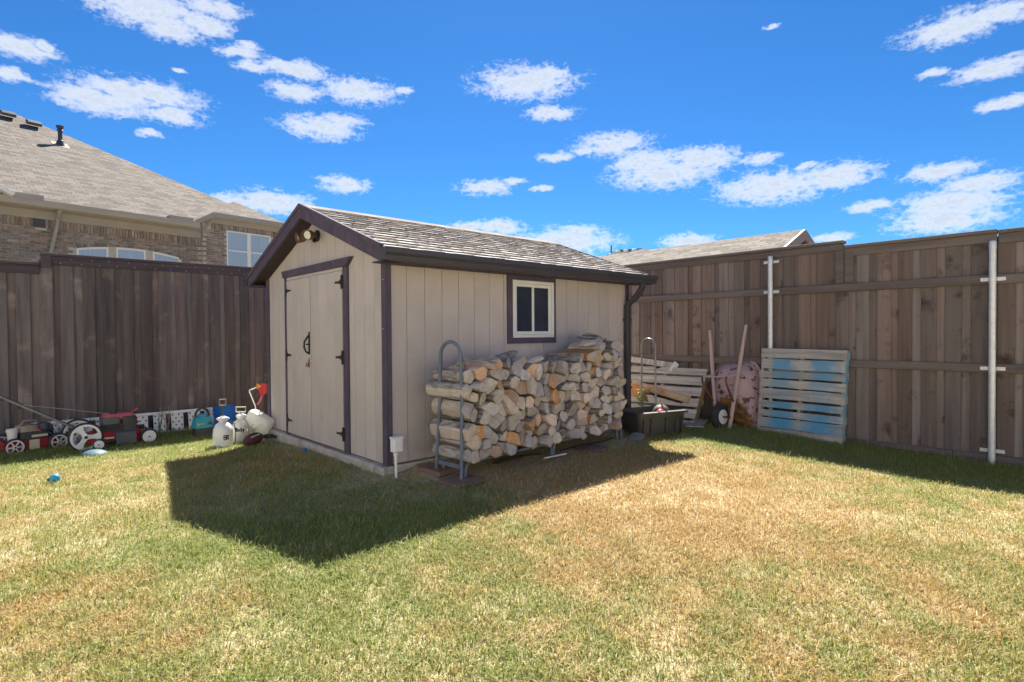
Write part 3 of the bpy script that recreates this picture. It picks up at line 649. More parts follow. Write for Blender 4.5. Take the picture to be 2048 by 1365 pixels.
        cap = [(f(y), z) for y, z in [(-.222, 1.945), (-.222, 1.838), (-.312, 1.838), (-.326, 1.88), (-.349, 1.9), (-.351, 1.945)]]
        for xx in (-.1925, 3.8585): MB().prism(cap, xx, xx+.008, 0).build('end_cap', mt['gutter'], gut)
    ds = MB()
    path = [(3.60, -.285, 1.845), (3.60, -.285, 1.79)] + [(3.60 + .012*math.sin(t*3.1), -.285+.235*(t), 1.79-.21*(t**1.0) - .03*math.sin(t*math.pi)) for t in (.15, .35, .55, .75, .9)] + [(3.60, -.052, 1.55), (3.60, -.050, 1.30), (3.60, -.050, .12), (3.60, -.075, .05), (3.61, -.14, .01)]
    pv = [Vector(q) for q in path]
    vs = []; fs = []
    for i, q in enumerate(pv):
        t = (pv[min(i+1, len(pv)-1)] - pv[max(i-1, 0)]).normalized(); sx = Vector((1, 0, 0)); ny = t.cross(sx).normalized()
        for a_, b_ in ((-.040, -.020), (-.034, -.029), (.034, -.029), (.040, -.020), (.040, .020), (.034, .029), (-.034, .029), (-.040, .020)): vs.append(q + sx*a_ + ny*b_)
    for i in range(len(pv)-1):
        for k in range(8): fs.append((i*8+k, i*8+(k+1) % 8, (i+1)*8+(k+1) % 8, (i+1)*8+k))
    ds.add(vs, fs); ds.build('downspout', mt['gutter'], sh)
    for z in (1.35, .45): MB().box((3.545, -.082, z), (3.655, -.018, z+.03)).build('downspout_strap', mt['gutter'], sh)
    # screw heads showing as pale dots on the trim
    for x, y, z in ((-.047, .80, 1.87), (-.0215, .02, 1.70), (-.0215, .03, 1.25), (-.0465, 1.0, 1.95)):
        MB().lathe([(.005, 0), (.004, .003), (0, .004)], 8, mat=T((x+.001, y, z), (0, R(-90), 0))).build('screw_head', mt['white'], sh)
    # --- flood light on the gable
    fl = thing('flood_light', 'bronze twin-head flood light under the shed gable peak', 'lamp', (-.0005, 1.47, 2.29))
    b = MB(); b.lathe([(.0, 0), (.062, 0), (.062, .018), (.05, .03), (0, .032)], 20, mat=T((0, 0, 0), (0, R(-90), 0))); b.build('base_plate', mt['black_iron'], fl)
    for y_, dr in ((.075, (-.86, .10, -.20)), (-.055, (-.80, -.50, -.16))):
        hd = bpy.data.objects.new('lamp_head', None); COL.objects.link(hd); hd.parent = fl; hd.location = (-.075, y_, -.005)
        hd.rotation_euler = Vector(dr).to_track_quat('Z', 'Y').to_euler()
        MB().lathe([(.0, -.04), (.024, -.04), (.030, .0), (.034, .03), (.050, .05), (.056, .12), (.058, .128), (.054, .128), (.048, .10), (.0, .098)], 20).build('shade', mt['lampbody'], hd)
        MB().lathe([(.0, .101), (.046, .101), (.044, .106), (0, .112)], 20).build('lens', mt['lens'], hd)
        MB().tube([(0, 0, -.03), (0, 0, -.065)], .014, 8).build('arm', mt['black_iron'], hd)
    MB().box((-.06, -.012, -.075), (-.02, .012, -.035), bev=.006).build('sensor', mt['black_iron'], fl)
build_shed()

# ------------------------------------------------------------------ fences
def build_fences():
    rr = random.Random(31)
    YF = 5.0
    lf = thing('wood_fence', 'dark espresso stained board-on-board fence behind the mowers', 'fence', (0, YF, -.2))
    pk = [MB().box((-.07, -.008, 0), (.07, .008, 2.42), bev=.003).mesh('picket', mt['picketL']) for _ in range(3)]
    pitch = .2232; x = -2.226 - pitch*17
    while x < 5.2:
        low = x < -2.28
        for fr, dx in ((1, .0), (0, pitch/2)):
            o = obj('picket', rr.choice(pk), lf, (x + dx + rr.uniform(-.004, .004) + .07, (0 if fr else .0175) + rr.uniform(-.002, .002), -.01 + rr.uniform(-.01, .01)), (0, R(rr.uniform(-.15, .15)), R(rr.uniform(-.6, .6))))
            o.scale = (1, 1, .955 if low else 1.0)
        x += pitch
    zb = .2
    for x0, x1, dz in ((-6.0, -2.215, -.13), (-2.205, 5.0, 0)):
        MB().box((x0, -.030, 2.345+dz), (x1, -.009, 2.455+dz), bev=.003).build('trim_board', mt['railL'], lf)
        MB().box((x0-.0, -.055, 2.4555+dz), (x1+.0, .09, 2.494+dz), bev=.004).build('cap', mt['railL'], lf)
    MB().box((-2.205, -.056, 2.30), (-2.10, -.031, 2.455), bev=.003).build('trim_block', mt['railL'], lf)
    for z in (.35, 1.2, 2.05): MB().box((-6.0, .030, z), (5.0, .068, z+.089)).build('rail', mt['railL'], lf)
    # pale nail heads
    for k in range(26):
        xx = -2.1 + k*.105; MB().lathe([(.005, 0), (0, .003)], 6, mat=T((xx + rr.uniform(-.02, .02), -.031, (2.37 if k % 2 else 2.43)), (R(90), 0, 0))).build('nail_head', mt['galv'], lf)

    XF = 5.0
    rf = thing('wood_fence', 'brown stained board-on-board fence with galvanized posts behind the pallets', 'fence', (XF, 0, -.2))
    pk = [MB().box((-.008, -.07, 0), (.008, .07, 2.40), bev=.003).mesh('picket', mt['picketR']) for _ in range(3)]
    y = 4.9; pitch = .2155
    while y > -7.5:
        for fr, dy in ((1, 0), (0, -pitch/2)):
            yy = y + dy + rr.uniform(-.006, .006)
            o = obj('picket', rr.choice(pk), rf, ((.0 if fr else .0175) + rr.uniform(-.002, .002), yy, rr.uniform(-.01, .01)), (R(rr.uniform(-.2, .2)), 0, R(rr.uniform(-.6, .6))))
            o.scale = (1, rr.uniform(.94, 1.02), 1.0 if yy > -2.24 else .985)
        y -= pitch
    def rail(y0, y1, z0, z1, nm, x0=-.047, x1=-.009): MB().box((x0, y0, z0), (x1, y1, z1), bev=.004).build(nm, mt['railR'], rf)
    zo = .2
    for (y0, y1, zc, zt, zb_) in ((-2.235, 5.0, 2.298, 2.262, 2.172), (-3.655, -2.245, 2.232, 2.196, 2.10), (-7.5, -3.665, 2.222, 2.186, 2.085)):
        rail(y0, y1, zb_+zo, zt+zo-.0005, 'trim_board', -.030, -.0095)
        rail(y0, y1, zt+zo, zc+zo, 'cap', -.062, .075)
    rail(-2.34, -2.245, 1.78+zo, 2.171+zo, 'batten', -.031, -.0095); rail(-2.232, -2.14, 1.78+zo, 2.17+zo, 'batten', -.029, -.0095)
    for z0 in (1.675, .755):
        ys = [5.0, 1.1, -1.36, -3.62, -7.5]
        for a, b in zip(ys, ys[1:]): rail(b+.001, a-.001, z0+zo + rr.uniform(-.006, .006), z0+zo+.092, 'rail')
    for a, b in ((5.0, -.2), (-.2, -3.3), (-3.3, -7.5)):
        MB().box((-.045, b+.002, -.06), (-.0095, a-.002, .105), bev=.005).build('kick_board', mt['railR'], rf)
    for y, top in ((-1.378, 2.183), (-3.628, 2.103), (-5.9, 2.1), (1.05, 2.15), (3.4, 2.15)):
        p_ = MB(); p_.tube([(-.082, y, -.15), (-.082, y, top+zo-.012)], .0305, 16); post = p_.build('post', mt['galv'], rf)
        MB().lathe([(.0325, -.06), (.0325, 0), (.028, .018), (.015, .028), (0, .031)], 16, mat=T((-.082, y, top+zo-.015))).build('post_cap', mt['galv'], post)
        for z in (1.72, .80, -.05) if y < -2 else (2.115, 1.72, .80):
            bmb = MB(); bmb.box((-.0535, y-.10, z+zo-.018), (-.0475, y+.10, z+zo+.018)); bmb.tube([(-.082, y, z+zo-.018), (-.082, y, z+zo+.018)], .0335, 16)
            bmb.build('bracket', mt['galv'], post)
build_fences()

# ------------------------------------------------------------------ firewood rack and logs
RA = R(4.0); RO = Vector((.31, -.515, 0)); RM = Matrix.Translation(RO) @ Matrix.Rotation(RA, 4, 'Z')
def build_rack():
    g0 = -.075
    rk = thing('firewood_rack', 'blue-grey tubular steel firewood rack beside the shed wall', 'rack', RO, (0, 0, RA))
    L_ = 2.48; w = .17
    for x in (.03, L_-.0):
        top = 1.13 if x < 1 else 1.02
        h = MB(); pts = [(x-.035 if x < 1 else x+.03, -w-.005, g0), (x, -w+.02, .6), (x, -w+.03, top-.14)] + [(x, .14*math.cos(R(a))*-1, top-.14+.14*math.sin(R(a))) for a in (15, 35, 55, 75, 90, 105, 125, 145, 165)] + [(x, w-.03, top-.14), (x, w-.02, .6), (x-.035 if x < 1 else x+.03, w+.005, g0)]
        h.tube(pts, .0165, 10); h.build('end_hoop', mt['aluframe'], rk)
        MB().box((x-.02, -w+.01, .02), (x-.004, w-.01, .058)).build('cross_bar', mt['aluframe'], rk)
    for y in (-.15, .15):
        for a, b in ((.065, 1.245), (1.275, L_-.03)):
            r_ = MB(); r_.tube([(a, y, g0), (a, y, .0)] + [(a+.07*(1-math.cos(R(t))), y, .0+.07*math.sin(R(t))) for t in (20, 40, 60, 80, 90)] + [(b-.07*(1-math.cos(R(t))), y, .0+.07*math.sin(R(t))) for t in (90, 80, 60, 40, 20)] + [(b, y, 0), (b, y, g0)], .0155, 10)
            r_.build('base_rail', mt['aluframe'], rk)
    for x in (.3, .8, 1.26, 1.7, 2.2): MB().box((x, -.15, .062), (x+.025, .15, .082)).build('slat', mt['aluframe'], rk)
build_rack()

def clip(poly, nx, nz, d):
    out = []
    for i in range(len(poly)):
        a, b = poly[i], poly[(i+1) % len(poly)]
        da, db = a[0]*nx+a[1]*nz-d, b[0]*nx+b[1]*nz-d
        if da <= 0: out.append(a)
        if (da < 0 < db) or (db < 0 < da):
            t = da/(da-db); out.append((a[0]+(b[0]-a[0])*t, a[1]+(b[1]-a[1])*t))
    return out
def build_logs():
    rr = random.Random(44)
    prof = [(-.12, .93), (.3, .95), (.55, .985), (.75, 1.02), (.95, .965), (1.25, .955), (1.55, .965), (1.76, 1.0), (1.86, 1.06), (2.05, 1.12), (2.36, 1.10), (2.45, 1.02)]
    top = lambda x: np.interp(x, [a for a, b in prof], [b for a, b in prof])
    seeds = []; ghosts = []
    z = .135; row = 0
    while z < 1.25:
        x = .055 + (.055 if row % 2 else 0)
        while x < 2.46:
            sx, sz = x + rr.uniform(-.034, .034), z + rr.uniform(-.030, .030)
            lo_edge = .09
            if sz < top(sx)-.045 and rr.random() > .06: seeds.append((sx, sz))
            elif sz < top(sx) + .14: ghosts.append((sx, max(sz, top(sx)+.035)))
            x += rr.uniform(.10, .150)
        z += .099; row += 1
    for x in np.arange(-.12, 2.6, .09): ghosts.append((x, .015 + rr.uniform(-.01, .01)))
    for z in np.arange(.05, 1.3, .09): ghosts.append((-.045 + rr.uniform(-.015, .02), z)); ghosts.append((2.55 + rr.uniform(-.02, .02), z))
    allp = seeds + ghosts; n = 0
    kinds = {'orange': 0}
    for (sx, sz) in seeds:
        poly = [(sx-.12, sz-.12), (sx+.12, sz-.12), (sx+.12, sz+.12), (sx-.12, sz+.12)]
        for (ox, oz) in allp:
            dx, dz = ox-sx, oz-sz; dd = math.hypot(dx, dz)
            if dd < 1e-6 or dd > .34: continue
            nx, nz = dx/dd, dz/dd; poly = clip(poly, nx, nz, sx*nx+sz*nz+dd/2)
            if len(poly) < 3: break
        if len(poly) < 3: continue
        cx = sum(a for a, b in poly)/len(poly); cz = sum(b for a, b in poly)/len(poly)
        rad = sum(math.hypot(a-cx, b-cz) for a, b in poly)/len(poly)
        if rad < .026: continue
        left = cx < .16
        k = rr.random(); kind = 'round' if (k < .22 or (left and k < .8)) else ('orange' if k > .80 and not left else 'split')
        # outline: round pieces follow a soft circle inside the cell, split ones keep flat faces with chipped corners
        ring = []
        inr = min(abs((b[0]-a[0])*(cz-a[1]) - (b[1]-a[1])*(cx-a[0]))/max(1e-6, math.hypot(b[0]-a[0], b[1]-a[1])) for a, b in zip(poly, poly[1:]+poly[:1]))
        for a, b in zip(poly, poly[1:]+poly[:1]):
            if math.hypot(b[0]-a[0], b[1]-a[1]) < .014: ring.append(((a[0]+b[0])/2, (a[1]+b[1])/2)); continue
            for t in (.13, .5, .87): ring.append((a[0]+(b[0]-a[0])*t, a[1]+(b[1]-a[1])*t))
        pts = []
        for (a, b) in ring:
            dx, dz = a-cx, b-cz; d = math.hypot(dx, dz)
            tgt = d*.955
            if kind == 'round': tgt = min(d*.96, .35*d+.65*inr*1.12)
            tgt *= rr.uniform(.93, 1.0); pts.append((dx/d*tgt, dz/d*tgt))
        K = len(pts)
        ln = rr.uniform(.40, .47); yo = rr.choice((rr.uniform(-.06, .0), rr.uniform(-.02, .05), rr.uniform(.0, .06)))
        if left: ln = rr.uniform(.45, .53); yo = rr.uniform(.0, .05)
        ys = [-ln/2, -ln/2+.012, -ln*.18, ln*.18, ln/2-.01, ln/2]
        scs = [.965, 1.0, rr.uniform(.95, 1.0), rr.uniform(.94, 1.0), rr.uniform(.9, .99), rr.uniform(.86, .94)]
        vs = []; tx, tz = rr.uniform(-.28, .28), rr.uniform(-.30, .30); bow = rr.uniform(-.006, .006)
        for i, (y, sc) in enumerate(zip(ys, scs)):
            jit = .004 if kind != 'round' else .006
            for (a, b) in pts:
                q = sc + rr.uniform(-jit, jit)*6
                ey = (a*tx + b*tz)*1.6 if i < 2 else 0
                vs.append((a*q, y + ey + (rr.uniform(-.004, .004) if i == 0 else 0), b*q + bow*math.cos(y*7)))
        fs = []; ms = []
        nbark = {'round': K, 'split': rr.choice((0, K//3, K//3)), 'orange': rr.choice((0, 0, K//4))}[kind]; s0 = rr.randrange(K)
        for i in range(len(ys)-1):
            for j in range(K):
                fs.append((i*K+j, i*K+(j+1) % K, (i+1)*K+(j+1) % K, (i+1)*K+j)); ms.append(1 if ((j-s0) % K) < nbark else (2))
        c0 = len(vs); vs.append((rr.uniform(-.01, .01), -ln/2 - rr.uniform(-.006, .012), rr.uniform(-.01, .01))); c1 = len(vs); vs.append((0, ln/2, 0))
        for j in range(K):
            fs.append((c0, (j+1) % K, j)); ms.append(0); fs.append((c1, 5*K+j, 5*K+(j+1) % K)); ms.append(0)
        me = bpy.data.meshes.new('log'); me.from_pydata(vs, [], fs)
        me.materials.append(mt['orangesplit'] if kind == 'orange' and rr.random() < .5 else (mt['endgrey'] if rr.random() < .5 else mt['endgrain'])); me.materials.append(mt['bark']); me.materials.append(mt['orangesplit'] if kind == 'orange' else mt['split'])
        me.polygons.foreach_set('material_index', ms); me.update()
        P = RM @ Vector((cx, yo, cz))
        o = obj('log', me, None, P, (0, 0, RA + R(rr.uniform(-5, 5))))
        what = {'round': 'round bark-covered log', 'orange': 'orange split log', 'split': 'pale grey split log'}[kind]
        t_ = top(cx); v_ = 'in the bottom course on the rack rails' if cz < .19 else ('in the top course' if cz > t_-.13 else ('low in the stack' if cz < .45 else 'high in the stack'))
        w_ = 'inside the front hoop' if cx < .22 else ('left of the window' if cx < 1.05 else ('under the window' if cx < 1.75 else 'next to the downspout'))
        tag(o, what + ' ' + v_ + ', ' + w_, 'log', 'firewood logs stacked in the rack')
        n += 1
    print('logs', n)
    # loose pieces lying along the top of the pile
    def loose(name, cx, y, z, ln, r_, rz, ry, label, bark=True, flat=.6):
        mb = MB(); K = 9; vs = []; fs = []
        for i in range(7):
            t = i/6; xx = (t-.5)*ln; sc = (.55 if i in (0, 6) else 1)*rr.uniform(.85, 1.1)
            for j in range(K):
                a = 2*math.pi*j/K; vs.append((xx + rr.uniform(-.01, .01), math.cos(a)*r_*sc*rr.uniform(.85, 1.1), math.sin(a)*r_*flat*sc*rr.uniform(.8, 1.15)))
        for i in range(6):
            for j in range(K): fs.append((i*K+j, i*K+(j+1) % K, (i+1)*K+(j+1) % K, (i+1)*K+j))
        fs.append(tuple(range(K))[::-1]); fs.append(tuple(6*K+j for j in range(K)))
        mb.add(vs, fs, 0); o = mb.build(name, mt['bark'] if bark else mt['split']); P = RM @ Vector((cx, y, z)); o.location = P; o.rotation_euler = (0, ry, RA+rz)
        tag(o, label, 'log' if name == 'log' else 'bark')
    loose('log', .12, -.03, .90, .16, .05, R(70), R(55), 'short knobbly bark stub standing up on the rack end of the pile')
    loose('log', .68, -.06, .985, .36, .055, R(12), R(-10), 'flat bark log lying lengthwise on the pile top left of the window')
    loose('log', 1.06, -.08, .925, .22, .05, R(-20), R(-12), 'pale curled log lying on the pile top below the window', False)
    loose('log', 2.02, -.10, 1.085, .46, .065, R(8), R(-4), 'pale grey split log lying lengthwise under the loose bark slabs', False, .55)
    loose('bark_slab', 2.12, -.04, 1.135, .42, .10, R(-4), R(5), 'rough grey bark slab heaped on top of the pile by the downspout', True, .22)
    loose('bark_slab', 2.26, .05, 1.155, .36, .09, R(14), R(8), 'curled strip of bark topping the heap by the downspout', True, .25)
build_logs()

# ------------------------------------------------------------------ things on the ground by the rack
def paver(x, y, s, rz, label):
    o = MB().box((-s/2, -s/2, -.03), (s/2, s/2, .018), bev=.006).build('paver', mt['paver']); o.location = (x, y, zg(x, y)+.012); o.rotation_euler = (R(1.5), R(-1), rz); tag(o, label, 'paver')
def small_things():
    rr = random.Random(52)
    paver(.36, -.30, .30, R(10), 'square brown paver under the rear foot of the rack hoop')
    paver(.30, -.71, .30, R(6), 'square brown paver under the front foot of the rack hoop')
    paver(2.15, -.60, .30, R(4), 'brown paver sunk in the grass past the middle rack legs')
    bx = thing('outlet_box', 'white plastic electrical box on a thin conduit at the shed corner', 'electrical box', (-.005, -.155, -.09), (0, 0, R(2)))
    b = MB(); b.box((-.042, -.035, .235), (.052, .035, .365), bev=.006); b.build('housing', mt['whitepl'], bx)
    for k in range(4): MB().box((-.030+.02*k, -.038, .245), (-.022+.02*k, -.0352, .335)).build('louver', mt['white'], bx)
    MB().box((-.047, -.04, .352), (.057, .04, .372), bev=.004).build('lid', mt['whitepl'], bx)
    c = MB(); c.lathe([(.02, .205), (.02, .235)], 12, mat=T((-.005, 0, 0))); c.build('collar', mt['whitepl'], bx)
    c = MB(); c.tube([(.005, .0, -.05), (-.004, 0, .03), (-.005, 0, .21)], .0125, 10); c.build('conduit', mt['whitepl'], bx)
    # twig, dark pipe, white stick
    t = MB(); t.tube([(0, 0, .0), (.18, .02, .012), (.38, .05, .008), (.62, .02, .0)], .009, 7); t.tube([(.02, -.035, 0), (.3, -.02, .01), (.5, .03, .012)], .006, 6)
    o = t.build('branch', mt['twig']); o.location = (.86, -.47, zg(.86, -.47)+.03); o.rotation_euler = (0, 0, R(-4)); tag(o, 'dark forked branch lying on dry grass under the rack', 'branch')
    o = MB().box((0, -.012, 0), (.30, .012, .012), bev=.003).build('stick', mt['white']); o.location = (1.38, -.66, zg(1.4, -.66)+.035); o.rotation_euler = (0, 0, R(-2)); tag(o, 'white wooden stick on the grass by the middle rack legs', 'stick')
    o = MB().tube([(0, 0, 0), (.3, .02, .01), (.7, .0, 0), (.95, .03, .01)], .008, 6).build('pipe', mt['twig']); o.location = (1.75, -.52, zg(1.8, -.5)+.03); tag(o, 'thin dark pipe lying in the grass between the rack legs', 'pipe')
    s = MB(); s.prism([(-.14, -.07), (.05, -.09), (.15, -.01), (.06, .08), (-.1, .06)], 0, .03, 2); o = s.build('flat_stone', mt['stone']); o.location = (3.02, -.60, zg(3, -.6)+.02); o.rotation_euler = (R(4), R(-10), R(20)); tag(o, 'flat grey stone leaning between rack leg and black tote', 'stone')
    s = MB(); s.prism([(-.18, -.13), (.16, -.15), (.19, .09), (-.12, .14)], 0, .035, 2); o = s.build('flat_stone', mt['stone']); o.location = (4.33, -.60, zg(4.3, -.6)+.03); o.rotation_euler = (R(-3), R(-8), R(10)); tag(o, 'flat grey stone slab between the tote and wheelbarrow wheel', 'stone')
    o = MB().box((0, -.012, 0), (.26, .012, .014), bev=.003).build('stick', mt['pallet']); o.location = (4.0, -.66, zg(4, -.7)+.05); o.rotation_euler = (0, R(4), R(-35)); tag(o, 'pale wooden stick lying beside the black tote', 'stick')
    # straw clumps: bleached dead stems
    # --- black tote with its contents
    z0 = zg(3.4, -.5)
    tt = thing('storage_tote', 'open black plastic storage tote standing on the grass by the downspout', 'tote', (3.47, -.50, z0), (0, 0, R(-17)))
    tt.scale = (1.06, 1.06, 1.06)
    def rrect(hx, hy, r_, z, n=4):
        o = []
        for sx, sy, a0 in ((1, 1, 0), (-1, 1, 90), (-1, -1, 180), (1, -1, 270)):
            for k in range(n+1):
                a = R(a0+90*k/n); o.append((sx*(hx-r_)+r_*math.cos(a), sy*(hy-r_)+r_*math.sin(a), z))
        return o
    H = .285
    rings = [rrect(.305, .185, .05, 0), rrect(.345, .218, .05, H-.03), rrect(.347, .22, .05, H), rrect(.337, .21, .045, H), rrect(.335, .208, .045, H-.03), rrect(.295, .175, .045, .012)]
    n = len(rings[0]); vs = [q for r_ in rings for q in r_]; fs = []
    for i in range(5):
        for k in range(n): fs.append((i*n+k, i*n+(k+1) % n, (i+1)*n+(k+1) % n, (i+1)*n+k))
    fs.append(tuple(range(n))[::-1]); fs.append(tuple(5*n+k for k in range(n)))
    MB().add(vs, fs, 0, True).build('body', mt['tote'], tt)
    rim = MB(); lo, hi = rrect(.345, .219, .05, H-.035), rrect(.375, .249, .06, H-.03); hi2 = rrect(.378, .252, .06, H-.002); in2 = rrect(.340, .214, .05, H+.004)
    vs = lo+hi+hi2+in2; fs = [(i*n+k, i*n+(k+1) % n, (i+1)*n+(k+1) % n, (i+1)*n+k) for i in range(3) for k in range(n)]
    rim.add(vs, fs, 0, True); rim.build('rim', mt['tote'], tt)
    for x in (-.17, .05, .20):
        r_ = MB(); r_.box((x-.012, -.216, .05), (x+.012, -.196, H-.05), bev=.004, mat=Matrix.Rotation(R(6.5), 4, 'X') @ Matrix.Translation((0, 0.006, 0))); r_.build('rib', mt['tote'], tt)
    for x in (-.28, .28): MB().box((x-.01, -.21, .04), (x+.01, -.19, H-.05), mat=Matrix.Rotation(R(6.5), 4, 'X')).build('rib', mt['tote'], tt)
    b = MB().lathe([(0, -.11)] + [(.11*math.cos(R(a)), .11*math.sin(R(a))) for a in range(-75, 76, 15)] + [(0, .11)], 18); o = b.build('ball', mt['ballgrey']); o.location = (3.62, -.55, z0+.245); tag(o, 'scuffed grey-brown ball lying in the black tote', 'ball')
    b = MB().lathe([(0, -.055)] + [(.055*math.cos(R(a)), .055*math.sin(R(a))) for a in range(-75, 76, 15)] + [(0, .055)], 16); o = b.build('ball', mt['hotpink']); o.location = (3.50, -.62, z0+.26); tag(o, 'small hot pink ball in the black tote', 'ball')
    b = MB().lathe([(0, 0), (.05, 0), (.055, .1), (.04, .12), (0, .12)], 12); o = b.build('cup', mt['whitepl']); o.location = (3.24, -.36, z0+.15); o.rotation_euler = (R(80), 0, R(30)); tag(o, 'white plastic cup in the black tote', 'cup')
    # --- weed beside the downspout
    wd = thing('weed', 'pale green leafy weed growing beside the downspout behind the tote', 'plant', (3.86, -.10, zg(3.9, -.1)))
    st = MB()
    for k in range(4): st.tube([(rr.uniform(-.03, .03), rr.uniform(-.03, .03), 0), (rr.uniform(-.05, .05), rr.uniform(-.05, .05), .2), (rr.uniform(-.09, .09), rr.uniform(-.09, .09), .37 + rr.uniform(-.05, .05))], .004, 5)
    st.build('stem', mt['leaf'], wd)
    lm = MB().add([(0, 0, 0), (.018, .022, .004), (0, .055, -.006), (-.018, .022, .004)], [(0, 1, 2, 3)]).mesh('leaf', mt['leaf'])
    for k in range(110):
        z = rr.uniform(.12, .46); a = rr.uniform(0, 6.28); r_ = rr.uniform(.0, .075)
        obj('leaf', lm, wd, (r_*math.cos(a), r_*math.sin(a), z), (rr.uniform(-.5, .8), rr.uniform(-.4, .4), a-1.57 + rr.uniform(-.5, .5))).scale = [rr.uniform(.7, 1.25)]*3
small_things()

# ------------------------------------------------------------------ pallets, boards, wheelbarrow along the right fence
def frame(o, a, b):
    a = Vector(a).normalized(); b = Vector(b); b = (b - a*b.dot(a)).normalized(); c = b.cross(a).normalized()
    m = Matrix.Identity(4)
    for i in range(3): m[i][0] = c[i]; m[i][1] = b[i]; m[i][2] = a[i]
    m.translation = Vector(o); return m     # local x: out of the fence towards the yard, y: along it, z: up the leaning thing
def build_pallets():
    rr = random.Random(61)
    p1 = thing('pallet', 'wooden pallet with blue paint overspray leaning on the fence', 'pallet')
    p1.matrix_world = frame((4.70, -1.795, -.155), (.155, -.01, 1.13), (.0, -1, .0))
    H = 1.135; W2 = .51
    fr = [(0, .106, .10), (.118, .236, .85), (.257, .335, .80), (.352, .442, .55), (.457, .572, .32), (.597, .672, .95), (.702, .777, .9), (.787, .90, 1.0), (.905, 1.0, .10)]
    for a, b, pnt in fr:
        z1, z0 = H*(1-a), H*(1-b)
        me = MB(); N_ = 8; vs = []; fs = []
        # slats with slightly ragged edges
        ys = [-W2 + 2*W2*i/N_ for i in range(N_+1)]; ys[0] += rr.uniform(-.012, .02); ys[-1] += rr.uniform(-.02, .012); zm = (z0+z1)/2
        for y in ys:
            e0, e1 = z0-zm+rr.uniform(-.003, .004), z1-zm+rr.uniform(-.004, .003)
            vs += [(0, y, e0), (.018, y, e0), (.018, y, e1), (0, y, e1)]
        for i in range(N_):
            for k in range(4): fs.append((i*4+k, i*4+(k+1) % 4, (i+1)*4+(k+1) % 4, (i+1)*4+k))
        fs += [(0, 1, 2, 3)[::-1], tuple(N_*4+k for k in range(4))]
        me.add(vs, fs); o = me.build('slat', mt['bluepallet'], p1); o.location = (.0, 0, zm); o['paint'] = pnt; o.rotation_euler = (R(rr.uniform(-.4, .4)), 0, 0)
    for y in (-W2+.005, -.019, W2-.043):
        MB().box((-.092, y, .0), (-.0005, y+.038, H), bev=.003).build('stringer', mt['bluepaint'] if y > .3 else mt['pallet'], p1)
    for z in (.02, .25, .5, .78, 1.02): MB().box((-.11, -W2, z), (-.0925, W2, z+.09), bev=.002).build('back_slat', mt['pallet'], p1)
    p2 = thing('pallet', 'weathered grey wooden pallet propped against the fence behind the tote', 'pallet')
    p2.matrix_world = frame((4.23, .02, -.13), (.50, .03, .86), (.03, -1, -.045))
    H = .93; W2 = .64
    for k, (a, b) in enumerate(((0, .13), (.165, .30), (.335, .46), (.50, .63), (.665, .79), (.82, .93))):
        y1 = W2 if k < 5 else W2; y0 = -W2 + (.0 if k < 5 else .04)
        mb = MB()
        if k == 5: mb.prism([(y0, a), (y1, a), (y1, b-.01), (-.08, b-.005), (-.11, b-.03), (-.16, b-.035), (-.20, b), (y0+.02, b)], 0, .017, 0)
        else: mb.box((0, y0 + rr.uniform(-.01, .01), a), (.017, y1 + rr.uniform(-.015, .0), b), bev=.002)
        mb.build('slat', mt['pallet'], p2)
    for y in (-W2+.01, -.019, W2-.045): MB().box((-.092, y, 0), (-.0005, y+.038, .92), bev=.003).build('stringer', mt['pallet_side'] if y > .3 else mt['pallet'], p2)
    for z in (.02, .40, .78): MB().box((-.11, -W2, z), (-.0925, W2, z+.09)).build('back_slat', mt['pallet'], p2)
    def board(name, p, q, w, t, m, label, roll=0, cat='board'):
        p = Vector(p); q = Vector(q); d = (q-p); ln = d.length
        o = MB().box((0, -w/2, -t/2), (ln, w/2, t/2), bev=.002).build(name, m); o.location = p
        o.rotation_mode = 'QUATERNION'; o.rotation_quaternion = d.to_track_quat('X', 'Z') @ Matrix.Rotation(roll, 3, 'X').to_quaternion(); tag(o, label, cat); return o
    board('board', (4.89, .95, .775), (4.80, .02, .70), .09, .02, mt['pallet'], 'weathered board lying behind the top of the grey pallet', R(70))
    board('board', (4.66, -.045, .62), (4.74, -.095, .745), .085, .018, mt['whitepl'], 'short white offcut sticking up behind the grey pallet', R(90))
    board('board', (3.98, .16, .475), (4.02, -.72, .315), .10, .030, mt['newwood'], 'fresh tan plank lying slantwise across the grey pallet', R(62))
    board('board', (4.06, -.14, .345), (4.12, -.56, .265), .05, .018, mt['darkwood'], 'short dark board under the fresh tan plank', R(60))
    o = MB(); o.prism([(.18, .50), (-.10, .44), (-.16, .245), (.16, .34)], 0, .02, 0); ob = o.build('board', mt['orangewood']); ob.location = (3.905, .0, .0); ob.rotation_euler = (0, R(-2), 0); tag(ob, 'orange-stained wood panel beside the downspout', 'board')
    hp = thing('tube_frame', 'bent grey steel tube frame standing behind the tote', 'frame', (3.83, -.22, zg(3.8, -.2)), (0, 0, R(2)))
    h = MB(); top = 1.155; w = .098
    h.tube([(0.0, .11, .0), (0, .105, top-.09)] + [(0, w*math.cos(R(a)), top-.09+.085*math.sin(R(a))) for a in (15, 40, 65, 90, 115, 140, 165)] + [(0, -.105, top-.09), (.0, -.11, 0)], .0125, 10); h.build('hoop', mt['greytube'], hp)
    MB().box((-.01, -.10, .25), (.01, .10, .275)).build('cross_bar', mt['greytube'], hp)
build_pallets()

